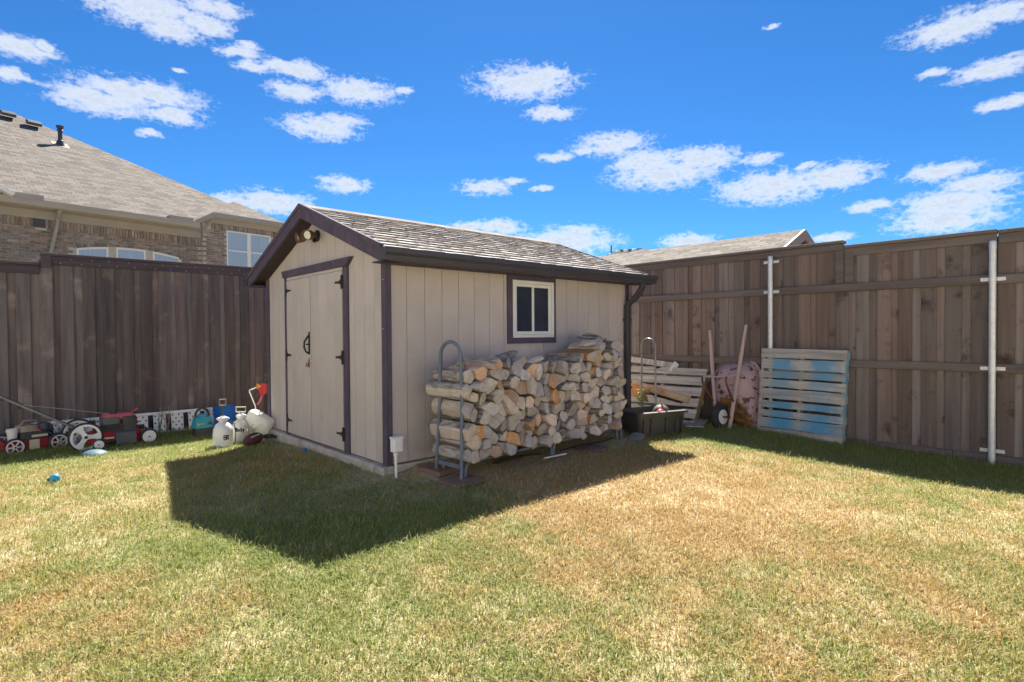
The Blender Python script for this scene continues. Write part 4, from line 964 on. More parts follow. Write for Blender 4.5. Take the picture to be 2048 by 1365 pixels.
def wheel(parent, loc, rot, r_, w, hub_r, hub_m, tyre_m, spokes=0, name='wheel', hub_d=.0):
    o = bpy.data.objects.new(name, None); COL.objects.link(o); o.parent = parent; o.location = loc; o.rotation_euler = rot; o.empty_display_size = .05
    t = MB(); prof = [(hub_r, -w*.42)] + [(r_-w*.45+w*.45*math.cos(R(a)), w*.5*math.sin(R(a))) for a in range(-80, 81, 20)] + [(hub_r, w*.42), (hub_r, -w*.42)]
    t.lathe(prof, 32); t.build('tyre', tyre_m, o)
    h = MB()
    if spokes:
        h.lathe([(hub_r*.84, -w*.38), (hub_r*1.005, -w*.38), (hub_r*1.005, w*.46), (hub_r*.84, w*.46), (hub_r*.84, -w*.38)], 32)
        h.lathe([(0, -w*.3), (hub_r*.22, -w*.3), (hub_r*.22, w*.55), (0, w*.58)], 20)
        for k in range(spokes):
            a = 2*math.pi*k/spokes; ww = .32 if spokes == 3 else .16
            p = []
            for rr_, dw in ((.15, ww*1.1), (.5, ww), (.88, ww*1.9 if spokes == 3 else ww)):
                p.append((rr_*hub_r, dw*hub_r*.5))
            poly = [(x, y) for x, y in p] + [(x, -y) for x, y in p[::-1]]
            h.prism(poly[::-1], w*.20, w*.40, 2, mat=Matrix.Rotation(a, 4, 'Z'))
    else:
        h.lathe([(0, -w*.4), (hub_r, -w*.4), (hub_r*1.0, w*.40), (hub_r*.93, w*.42), (hub_r*.8, w*.34), (hub_r*.3, w*.36), (hub_r*.24, w*.5), (0, w*.52)], 28)
    h.build('rim', hub_m, o)
    a = MB(); a.lathe([(0, w*.5), (max(.008, hub_r*.12), w*.5), (max(.008, hub_r*.12), w*.7), (0, w*.72)], 10); a.build('axle_nut', mt['black_iron'], o)
    return o
def build_wheelbarrow():
    wb = thing('wheelbarrow', 'peeling pink wheelbarrow stood on end against the fence', 'wheelbarrow')
    wb.matrix_world = frame((4.545, -.905, -.135), (.255, .065, 1.32), (-.15, -.985, 0))
    # local: x out of fence, y to the right, z along handles
    for sg, y0, y1, L_ in ((1, .095, .285, 1.43), (-1, -.095, -.285, 1.40)):
        h = MB(); n = 10; vs = []; fs = []
        for i in range(n+1):
            t = i/n; z = t*L_; y = sg*(abs(y0) + (abs(y1)-abs(y0))*t); w = .021 if t < .80 else (.021 - .004*min(1, (t-.8)/.05)); d = .026 if t < .80 else .018
            for a in range(8):
                an = 2*math.pi*(a+.5)/8; ca, sa = math.cos(an), math.sin(an); vs.append((max(-1, min(1, ca*1.2))*d, y + max(-1, min(1, sa*1.2))*w, z))
        for i in range(n):
            for k in range(8): fs.append((i*8+k, i*8+(k+1) % 8, (i+1)*8+(k+1) % 8, (i+1)*8+k))
        fs += [tuple(range(8))[::-1], tuple(n*8+k for k in range(8))]
        h.add(vs, fs); h.build('handle', mt['pinkwood'], wb)
    # tray: lofted rounded rectangles from the flat bottom to the rim
    def ring(z0, z1, hy, x, r_, n=5):
        o = []; zc = (z0+z1)/2; hz = (z1-z0)/2
        for sy, sz, a0 in ((1, 1, 0), (-1, 1, 90), (-1, -1, 180), (1, -1, 270)):
            for k in range(n+1): a = R(a0+90*k/n); o.append((x, sy*(hy-r_)+r_*math.cos(a)*1.0, zc+sz*(hz-r_)+r_*math.sin(a)))
        return o
    rings = [ring(.34, .74, .13, -.032, .12), ring(.28, .80, .20, -.036, .17), ring(.19, .86, .25, -.075, .19), ring(.10, .92, .30, -.16, .20), ring(.035, .97, .335, -.26, .20), ring(.02, .985, .352, -.268, .21), ring(.03, .975, .34, -.275, .20), ring(.20, .85, .24, -.09, .18), ring(.30, .78, .16, -.055, .14)]
    n = len(rings[0]); vs = [q for r_ in rings for q in r_]
    # rust eats the lower third of the tray and the middle of its bottom
    fs = [tuple(range(n))]; ms = [0]
    for i in range(len(rings)-1):
        for k in range(n): fs.append((i*n+k, (i+1)*n+k, (i+1)*n+(k+1) % n, i*n+(k+1) % n)); ms.append(0)
    fs.append(tuple(range((len(rings)-1)*n, len(rings)*n))[::-1]); ms.append(0)
    mb = MB(); mb.add(vs, fs, 0, True); tray = mb.build('tray', tray_mat(), wb)
    rm = MB(); rm.tube([Vector(q) for q in ring(.018, .987, .356, -.266, .21)], .010, 6, closed=True); rm.build('rim', mt['pinkwood'], tray)
    wheel(wb, (.055, .0, .185), (R(90), 0, 0), .185, .085, .098, mt['white'], mt['rubber'])
    for sg in (1, -1):
        lg = MB(); y = sg*.16; lg.tube([(.02, sg*.155, .40), (.10, sg*.165, .47), (.22, sg*.18, .60), (.245, sg*.185, .66), (.235, sg*.185, .70)], .014, 8); lg.build('leg', mt['rust'], wb)
        lg = MB(); lg.tube([(.235, sg*.185, .70), (.12, sg*.19, .735), (.02, sg*.195, .76)], .012, 8); lg.build('leg_brace', mt['pinkwood'], wb)
    MB().tube([(.236, -.19, .702), (.236, .19, .702)], .011, 8).build('cross_brace', mt['pinkwood'], wb)
    MB().tube([(.055, -.11, .185), (.055, .12, .185)], .010, 8).build('axle', mt['rust'], wb)
    for sg in (1, -1): MB().box((.02, sg*.112-.015, .165), (.07, sg*.112+.015, .205)).build('axle_bracket', mt['rust'], wb)
def tray_mat():
    m = mat('peeling_rusting_tray', (.50, .335, .345), (.43, .28, .285), rough=.55, scale=4, bump=.3, bscale=18, c3=(.06, .042, .04), c3s=11, c3lo=.56, c3hi=.585)
    nt = m.node_tree; N = nt.nodes; L = nt.links; b = N['Principled BSDF']; src = b.inputs['Base Color'].links[0].from_socket
    tc = N.new('ShaderNodeTexCoord'); n = N.new('ShaderNodeTexNoise'); n.inputs['Scale'].default_value = 6; n.inputs['Detail'].default_value = 8; n.inputs['Roughness'].default_value = .7; L.new(tc.outputs['Object'], n.inputs['Vector'])
    sp = N.new('ShaderNodeSeparateXYZ'); L.new(tc.outputs['Object'], sp.inputs[0])
    d = N.new('ShaderNodeVectorMath'); d.operation = 'DISTANCE'; L.new(tc.outputs['Object'], d.inputs[0]); d.inputs[1].default_value = (-.05, .02, .16)
    a = N.new('ShaderNodeMath'); a.operation = 'MULTIPLY_ADD'; L.new(n.outputs[0], a.inputs[0]); a.inputs[1].default_value = -.55; L.new(d.outputs['Value'], a.inputs[2])
    r = N.new('ShaderNodeMapRange'); L.new(a.outputs[0], r.inputs[0]); r.inputs[1].default_value = .02; r.inputs[2].default_value = .08; r.inputs[3].default_value = 1; r.inputs[4].default_value = 0
    cr = N.new('ShaderNodeValToRGB'); n2 = N.new('ShaderNodeTexNoise'); n2.inputs['Scale'].default_value = 14; n2.inputs['Detail'].default_value = 6; L.new(tc.outputs['Object'], n2.inputs['Vector']); L.new(n2.outputs[0], cr.inputs[0])
    cr.color_ramp.elements[0].position = .35; cr.color_ramp.elements[0].color = (.035, .025, .018, 1); cr.color_ramp.elements[1].position = .65; cr.color_ramp.elements[1].color = (.27, .125, .035, 1)
    mx = N.new('ShaderNodeMix'); mx.data_type = 'RGBA'; L.new(r.outputs[0], mx.inputs[0]); L.new(src, mx.inputs[6]); L.new(cr.outputs[0], mx.inputs[7]); L.new(mx.outputs[2], b.inputs['Base Color'])
    return m
build_wheelbarrow()

# ------------------------------------------------------------------ mowers and clutter along the left fence
def rbox(hx, hy, z0, z1, r_, taper=1.0, n=4, m=None):
    """rounded box about the z axis with softened top edge"""
    mb = MB(); rings = []
    for z, k in ((z0, 1.0), (z1-r_*.5, 1-(1-taper)*.8), (z1-r_*.15, (1-(1-taper)*.95)*.975), (z1, taper*.90)):
        ring = []
        for sx, sy, a0 in ((1, 1, 0), (-1, 1, 90), (-1, -1, 180), (1, -1, 270)):
            for q in range(n+1): a = R(a0+90*q/n); ring.append((sx*(hx*k-r_)+r_*math.cos(a), sy*(hy*k-r_)+r_*math.sin(a), z))
        rings.append(ring)
    N_ = len(rings[0]); vs = [q for r in rings for q in r]; fs = [tuple(range(N_))[::-1]]
    for i in range(3):
        for k in range(N_): fs.append((i*N_+k, i*N_+(k+1) % N_, (i+1)*N_+(k+1) % N_, (i+1)*N_+k))
    fs.append(tuple(3*N_+k for k in range(N_))); mb.add(vs, fs, 0, True, m); return mb
def build_left():
    rr = random.Random(71)
    # --- red mower with tall white rear wheels
    m2 = thing('lawn_mower', 'red push mower with tall white three-spoke rear wheels', 'lawn mower', (-1.55, 4.27, zg(-1.55, 4.27)-.005), (0, 0, R(4)))
    rbox(.30, .21, .075, .20, .09, .9, m=T((.02, 0, 0))).build('deck', mt['red'], m2)
    MB().box((-.30, -.17, .12), (-.12, .17, .19), bev=.02).build('deck_rear', mt['red'], m2)
    c = MB(); c.prism([(-.215, .055), (-.275, .045), (-.255, .185), (-.20, .205)], -.02, .20, 0); c.build('discharge_chute', mt['greyplastic'], m2)
    rbox(.165, .15, .20, .29, .05, .97, m=T((.07, 0, 0))).build('engine_block', mt['tan'], m2)
    for k in range(4): rbox(.155-.004*k, .140, .215+.022*k, .225+.022*k, .05, .99, m=T((.015, -.018, 0))).build('cooling_fin', mt['blackplastic'], m2)
    rbox(.085, .16, .20, .375, .04, .95, m=T((.155, -.005, 0))).build('air_filter_cover', mt['blackplastic'], m2)
    rbox(.19, .145, .345, .415, .06, .85, m=T((.06, .01, 0))).build('engine_shroud', mt['pinkred'], m2)
    rbox(.10, .145, .29, .375, .05, .98, m=T((-.03, -.005, 0))).build('blower_housing', mt['greyplastic'], m2)
    MB().lathe([(.022, 0), (.022, .012), (.012, .02), (0, .02)], 14, mat=T((.235, -.12, .29), (R(90), 0, 0))).build('primer_bulb', mt['red'], m2)
    MB().tube([(.20, .02, .40), (.25, .0, .43), (.275, -.01, .455)], .012, 8).build('throttle_lever', mt['pinkred'], m2)
    MB().lathe([(0, 0), (.035, 0), (.035, .02), (0, .022)], 14, mat=T((.0, -.05, .41))).build('fuel_cap', mt['blackplastic'], m2)
    for y, s in ((-.245, 1), (.245, -1)):
        wheel(m2, (-.325, y, .178), (R(90*s), 0, 0), .178, .045, .155, mt['whitepl'], mt['rubber'], 3)
        wheel(m2, (.345, y*.98, .098), (R(90*s), 0, 0), .098, .045, .078, mt['whitepl'], mt['rubber'])
        MB().box((.27, y*.9-.03, .14), (.40, y*.9+.03, .20), bev=.015).build('wheel_guard', mt['blackplastic'], m2)
    for y in (-.19, .19):
        MB().tube([(-.27, y, .18), (-.36, y, .25), (-.80, y, .545), (-1.05, y, .71), (-1.30, y*.95, .88)], .0125, 8).build('handle_bar', mt['greytube'] if y < 0 else mt['blackplastic'], m2)
    MB().tube([(-1.30, -.18, .88), (-1.33, -.12, .90), (-1.33, .12, .90), (-1.30, .18, .88)], .0125, 8).build('handle_grip', mt['blackplastic'], m2)
    MB().tube([(-.93, -.19, .63), (-.5, -.12, .53), (-.05, -.04, .415)], .004, 5).build('starter_cord', mt['rope'], m2)
    for x, z in ((-.93, .61), (-1.08, .72)): MB().box((x-.02, -.205, z-.035), (x+.02, -.175, z), bev=.006).build('knob', mt['blackplastic'], m2)
    # --- older red mower at the fence
    m1 = thing('lawn_mower', 'older red mower with tan and black engine and spoked grey wheels', 'lawn mower', (-2.36, 4.60, zg(-2.3, 4.5)-.01), (0, 0, R(14)))
    rbox(.27, .20, .06, .165, .08, .92).build('deck', mt['red'], m1)
    MB().box((-.06, -.222, .05), (.04, -.2005, .17), bev=.008).build('deck_sticker', mt['cream'], m1)
    rbox(.15, .14, .16, .26, .05, .97, m=T((.02, -.01, 0))).build('engine_block', mt['blackplastic'], m1)
    MB().box((-.02, -.1545, .19), (.14, -.1505, .22)).build('engine_label', mt['cream'], m1)
    rbox(.10, .12, .26, .335, .05, .95, m=T((-.03, -.01, 0))).build('blower_housing', mt['tan'], m1)
    MB().lathe([(0, .25), (.075, .25), (.085, .28), (.075, .335), (.03, .35), (0, .35)], 20, mat=T((.13, -.02, 0))).build('air_cleaner', mt['greyplastic'], m1)
    MB().tube([(-.13, -.06, .31), (-.07, -.07, .39), (.05, -.06, .385), (.06, -.06, .34)], .012, 8).build('pull_handle', mt['tan'], m1)
    MB().lathe([(0, .24), (.03, .24), (.03, .275), (0, .28)], 12, mat=T((.06, -.11, 0))).build('oil_cap', mt['pinkred'], m1)
    for x in (-.205, .225):
        for y, s in ((-.235, 1), (.235, -1)): wheel(m1, (x, y, .108), (R(90*s), 0, 0), .108, .042, .086, mt['alu'], mt['rubber'], 6)
    MB().box((.17, -.235, .16), (.42, -.02, .195), bev=.03).build('wheel_guard', mt['blackplastic'], m1)
    for y in (-.17, .17): MB().tube([(-.24, y, .13), (-.34, y, .24), (-.95, y, .85)], .0125, 8).build('handle_bar', mt['blackplastic'], m1)
    # --- white bucket standing behind mower, perforated ramp
    bk = thing('bucket', 'small white ribbed bucket on the older mower', 'bucket', (-2.52, 4.47, -.045))
    MB().lathe([(0, 0), (.042, 0), (.055, .13), (.058, .132), (.058, .138), (.05, .138), (.04, .01), (0, .01)], 20).build('pail', mt['whitepl'], bk)
    MB().lathe([(.0555, .105), (.061, .105), (.061, .118), (.0562, .118)], 20).build('rim_band', mt['whitepl'], bk)
    rp = thing('loading_ramp', 'perforated aluminium ramp lying on edge along the dark fence', 'ramp', (-1.28, 4.80, -.20), (R(-9), 0, R(0)))
    for z, r_ in ((.285, .020), (.008, .016)): MB().box((-1.06, -.028, z-r_), (1.06, .022, z+r_), bev=.006).build('side_rail', mt['alu'], rp)
    def perf(w, h):
        mb = MB(); nx, nz = 4, 5; cw, ch = w/nx, h/nz; vs = []; fs = []
        for i in range(nx):
            for j in range(nz):
                x0, z0 = -w/2+i*cw, j*ch; b = len(vs)
                sq = [(x0+cw, z0+ch*.5), (x0+cw, z0+ch), (x0+cw*.5, z0+ch), (x0, z0+ch), (x0, z0+ch*.5), (x0, z0), (x0+cw*.5, z0), (x0+cw, z0)]
                vs += [(a, 0, c) for a, c in sq]
                if (i+j) % 2 == 0:
                    r_ = min(cw, ch)*.33; vs += [(x0+cw*.5+r_*math.cos(R(45*k)), 0, z0+ch*.5+r_*math.sin(R(45*k))) for k in range(8)]
                    fs += [(b+k, b+8+k, b+8+(k+1) % 8, b+(k+1) % 8) for k in range(8)]
                else: fs.append(tuple(b+k for k in range(8))[::-1])
        mb.add(vs, fs); return mb.mesh('perforated_rung', mt['alu'])
    pm = perf(.15, .25)
    x = -.98
    while x < 1.02:
        o = obj('perforated_rung', pm, rp, (x, -.018, .020)); MB().box((x-.077, -.0172, .022), (x-.073, .018, .27)).build('rung_flange', mt['alu'], rp); MB().box((x+.073, -.0172, .022), (x+.077, .018, .27)).build('rung_flange', mt['alu'], rp); x += .222
    MB().box((1.03, -.03, -.01), (1.075, .025, .31), bev=.005).build('end_plate', mt['alu'], rp)
    # --- edger wheel lying in the grass, blue disc, ball
    e = thing('edger', 'brown edger head with small white wheel lying beside the red mower', 'edger', (-1.72, 3.96, zg(-1.7, 3.96)), (0, 0, R(8)))
    wheel(e, (-.02, -.05, .07), (R(90), R(0), R(-25)), .07, .035, .052, mt['whitepl'], mt['rubber'])
    MB().tube([(0, 0, .08), (.16, .03, .095)], .038, 12).build('motor_housing', mt['leather'], e); MB().box((.05, -.02, .118), (.15, .03, .134), bev=.004).build('guard_plate', mt['cream'], e)
    o = MB().lathe([(.135, 0), (.13, .018), (.10, .042), (.05, .058), (0, .062), (0, .058), (.05, .054), (.1, .036), (.125, .01)], 24).build('plastic_dish', mt['dustblue']); o.location = (-1.82, 3.46, zg(-1.8, 3.46)+.005); o.rotation_euler = (R(6), R(4), 0); tag(o, 'faded blue plastic dish lying upside down in the grass', 'dish')
    b = thing('toy_ball', 'sky blue toy ball with a nozzle lying on the sunny lawn', 'toy', (-2.27, 1.88, zg(-2.27, 1.88)+.045))
    MB().lathe([(0, -.038)] + [(.038*math.cos(R(a)), .038*math.sin(R(a))) for a in range(-75, 76, 15)] + [(0, .038)], 18).build('ball_body', mt['skyblue'], b); MB().lathe([(.016, 0), (.012, .03), (.0, .032)], 12, mat=T((-.028, .02, -.008), (0, R(-100), R(-40)))).build('nozzle', mt['dustblue'], b)
    o = MB().lathe([(0, 0), (.02, .004), (.026, .018), (.016, .032), (0, .034)], 9).build('bottle_cap', mt['blue']); o.location = (-.17, 1.50, zg(-.17, 1.5)+.028); o.rotation_euler = (R(25), 0, 0); tag(o, 'tiny blue plastic cap on the shaded grass near the slab', 'cap')
    # --- teal pump
    t = thing('sump_pump', 'teal portable pump with black base and arched handle', 'pump', (-.55, 4.10, zg(-.55, 4.1)), (0, 0, R(8)))
    rbox(.125, .11, .0, .06, .05, .98).build('foot', mt['blackplastic'], t); rbox(.115, .10, .06, .125, .045, .97).build('base', mt['blackplastic'], t)
    rbox(.125, .105, .125, .275, .05, .80).build('body', mt['teal'], t); rbox(.055, .05, .27, .31, .03, .9, m=T((0, 0, 0))).build('motor_cap', mt['teal'], t)
    MB().tube([(-.085, 0, .27), (-.085, 0, .32), (-.06, 0, .365), (0, 0, .395), (.06, 0, .365), (.085, 0, .32), (.085, 0, .27)], .016, 8).build('carry_handle', mt['blackplastic'], t)
    MB().box((-.10, -.110, .150), (.0, -.098, .188), bev=.008, mat=Matrix.Rotation(R(-4), 4, 'X')).build('label_sticker', mt['lime'], t)
    MB().lathe([(.02, 0), (.02, .012), (0, .012)], 12, mat=T((.065, -.098, .185), (R(90), 0, 0))).build('port', mt['blackplastic'], t)
    # --- blue bucket
    bb = thing('bucket', 'bright blue plastic bucket behind the white sprayers', 'bucket', (-.13, 4.55, zg(-.1, 4.5)))
    MB().lathe([(0, 0), (.135, 0), (.162, .325), (.172, .330), (.172, .345), (.160, .345), (.157, .33), (.13, .012), (0, .012)], 28).build('pail', mt['blue'], bb)
    for z in (.285, .235): MB().lathe([(.155+z*.0+.0, z), (.170, z), (.170, z+.014), (.157, z+.014)], 28).build('rib', mt['blue'], bb)
    # --- two pump sprayers
    def sprayer(loc, body_m, label, text, hrot, handle_dz, big=1.0):
        s = thing('pump_sprayer', label, 'sprayer', loc)
        prof = [(0, 0), (.098, 0), (.105, .012), (.110, .05), (.112, .17), (.106, .22), (.085, .265), (.055, .295), (.042, .305), (.042, .325)]
        prof = [(r_*big, z*big) for r_, z in prof]
        MB().lathe(prof, 28).build('tank', body_m, s)
        zt = .325*big
        MB().lathe([(.052, zt-.01), (.056, zt+.0), (.056, zt+.03), (.03, zt+.035), (.028, zt+.045), (0, zt+.045)], 20).build('cap', mt['whitepl'], s)
        for a in (R(hrot+20), R(hrot+160)): MB().box((.03, -.012, zt+.0), (.075, .012, zt+.022), bev=.006, mat=Matrix.Rotation(a, 4, 'Z')).build('cap_lug', mt['whitepl'], s)
        zz = zt+.045; hz = zz+handle_dz
        MB().tube([(0, 0, zz-.02), (0, 0, hz)], .009, 8).build('plunger', mt['greyplastic'], s)
        h = MB(); w = .058 if handle_dz < .06 else .033; hh = .062 if handle_dz < .06 else .072; cr, sr = math.cos(R(hrot)), math.sin(R(hrot))
        h.tube([(x*cr, x*sr, z) for x, z in ((-w, hz), (-w, hz+hh), (w, hz+hh), (w, hz), (-w, hz))], .009, 8); h.build('pump_handle', mt['tan'] if handle_dz > .06 else mt['cream'], s)
        # handwriting in black marker, strokes lying on the tank wall
        for st in text:
            pts = []
            for (u_, z) in st:
                a = u_; r_ = (.1135)*big; pts.append((r_*math.cos(a), r_*math.sin(a), z*big))
            MB().tube(pts, .0052, 5).build('marker_stroke', mt['ink'], s)
        MB().tube([(.06*cr, .06*sr, zt-.03), (.12*cr, .12*sr, zt-.05), (.135*cr, .135*sr, .16), (.13*cr, .13*sr, .03)], .006, 6).build('hose', mt['blackplastic'] if body_m is mt['whitepl'] else mt['yellowed'], s)
        return s
    L0 = R(-118)   # direction of the tank wall that faces the camera
    def glyphs(word, a0, z0, h, w):
        F = {'B': [[(0, 0), (0, 1)], [(0, 1), (.6, .9), (.6, .6), (0, .52), (.7, .4), (.7, .08), (0, 0)]], 'r': [[(0, .6), (0, 0)], [(0, .4), (.3, .62), (.55, .55)]], 'u': [[(0, .6), (.05, .05), (.4, .05), (.5, .6), (.5, 0)]],
             'R': [[(0, 0), (0, 1)], [(0, 1), (.6, .9), (.6, .6), (0, .5), (.65, 0)]], 'o': [[(.3, 0), (0, .3), (.3, .6), (.6, .3), (.3, 0)]],
             'e': [[(.0, .3), (.55, .34), (.35, .6), (.02, .4), (.15, .03), (.55, .08)]], 'c': [[(.5, .5), (.2, .6), (0, .3), (.2, 0), (.52, .1)]], 'k': [[(0, 0), (0, 1)], [(.5, .6), (0, .28), (.5, 0)]], 'y': [[(0, .6), (.25, .1)], [(.55, .6), (.1, -.35)]]}
        out = []; a = a0
        for ch in word:
            for st in F[ch]: out.append([(a + x*w, z0 + z*h) for x, z in st])
            a += w*.95
        return out
    sprayer((-.64, 2.78, zg(-.64, 2.78)), mt['whitepl'], 'white pump sprayer with raised grey handle beside the football', glyphs('BR', L0+.30, .10, .055, .30), -16, .13)
    sprayer((-.37, 3.00, zg(-.37, 3.0)), mt['jug'], 'milky pump sprayer with low cream handle and longer black handwriting', glyphs('Becky', L0-.36, .155, .05, .19), -38, .02, .98)
    # --- big white jug tilted against the shed corner
    jg = thing('plastic_jug', 'large milky white square jug tipped over by the shed corner', 'jug', (-.195, 2.97, -.125), (0, 0, R(-42)))
    rbox(.17, .10, -.17, .17, .045, .93, n=5, m=T((.0, 0, .15), (0, R(30), 0))).build('body', mt['jug'], jg)
    MB().tube([(.04, -.02, .31), (.06, -.03, .345), (.10, -.03, .335), (.11, -.02, .30)], .011, 8).build('handle', mt['jug'], jg)
    MB().lathe([(.03, 0), (.03, .03), (0, .032)], 14, mat=T((-.06, 0, .30), (0, R(33), 0))).build('cap', mt['whitepl'], jg)
    # --- red tool leaning at the corner
    tl = thing('garden_tool', 'red and orange garden tool with bent steel frame leaning at the shed corner', 'tool', (.02, 3.50, zg(0, 3.5)))
    MB().tube([(-.05, 0, 0), (-.055, .0, .40), (-.13, 0, .605), (-.13, 0, .625), (-.03, 0, .66), (.03, 0, .67)], .008, 7).build('steel_frame', mt['alu'], tl)
    MB().tube([(-.02, .02, .0), (.04, .02, .55), (.09, .02, .80)], .012, 8).build('shaft', mt['blackplastic'], tl)
    MB().prism([(-.02, .64), (.0, .56), (.04, .54), (.09, .58), (.09, .70), (.05, .71), (.02, .68)], -.03, .03, 1).build('motor_cover', mt['red'], tl)
    MB().prism([(-.045, .67), (-.02, .63), (.0, .64), (-.005, .70), (-.03, .715)], -.02, .02, 1).build('trigger', mt['orange'], tl)
    MB().tube([(-.03, -.01, .42), (.0, -.01, .46), (.03, -.01, .54)], .012, 7).build('grip', mt['pinkred'], tl)
    # --- football and cable
    fb = thing('football', 'brown leather football lying in front of the white sprayers', 'ball', (-.36, 2.58, zg(-.36, 2.58)+.07), (R(0), R(-12), R(18)))
    MB().lathe([(0, -.135)] + [(.078*math.cos(R(a))**1.15, .135*math.sin(R(a))) for a in range(-80, 81, 10)] + [(0, .135)], 20, mat=T((0, 0, 0), (0, R(90), 0))).build('leather_panel', mt['leather'], fb)
    MB().tube([(-.06, -.055, .050), (0, -.060, .054), (.06, -.055, .050)], .005, 6).build('laces', mt['white'], fb)
    cb = MB(); pts = []
    for k in range(90):
        a = k*.42; r_ = .085 + .025*math.sin(k*1.7) + rr.uniform(-.012, .012); pts.append((r_*1.5*math.cos(a), r_*math.sin(a), .02 + .028*abs(math.sin(k*.9)) + rr.uniform(0, .012)))
    cb.tube(pts, .0042, 5); o = cb.build('cable_coil', mt['blackplastic']); o.location = (-.15, 2.66, zg(-.15, 2.66)+.03); tag(o, 'tangled black cable lying by the shed slab', 'cable')
    # dead weed stems standing at the fence foot
    for k, (x, y) in enumerate(((-.95, 4.72), (-.86, 4.70), (-1.75, 4.72), (-2.05, 4.75), (-.28, 2.86), (-.33, 2.80))):
        s = MB()
        for j in range(7): s.tube([(0, 0, 0), (rr.uniform(-.04, .04), rr.uniform(-.04, .04), rr.uniform(.1, .2)), (rr.uniform(-.12, .12), rr.uniform(-.1, .1), rr.uniform(.25, .42)*(1 if k < 4 else .55))], .0028, 4)
        o = s.build('dead_weed', mt['rope'] if k % 2 else mt['leaf']); o.location = (x, y, zg(x, y)); tag(o, ('thin %s weed stems ' % ('dry tan' if k % 2 else 'green')) + ('beside the milky sprayer' if k > 3 else ('between teal pump and red mower' if k < 2 else 'behind the red mower engine')), 'weed', 'thin weeds by the left fence')
build_left()

# ------------------------------------------------------------------ neighbouring houses
def uvplane(mb, pts, m, uo, vdir):
    pass
def roof_face(name, pts, m, parent, thick=.06):
    """planar roof polygon with UVs in metres: u along the eave, v up the slope"""
    me = bpy.data.meshes.new(name); P = [Vector(p) for p in pts]; n = (P[1]-P[0]).cross(P[2]-P[0]).normalized()
    if n.z < 0: P = P[::-1]; n = -n
    vd = Vector((0, 0, 1)) - n*n.z; vd.normalize(); ud = vd.cross(n)
    Q = [p - n*thick for p in P]; K = len(P)
    me.from_pydata(P+Q, [], [list(range(K)), list(range(2*K-1, K-1, -1))] + [[i, i+K, (i+1) % K+K, (i+1) % K] for i in range(K)])
    uv = me.uv_layers.new(name='UVMap')
    for l in me.loops: v = me.vertices[l.vertex_index].co; uv.data[l.index].uv = (v.dot(ud), v.dot(vd))
    me.materials.append(m); return obj(name, me, parent)
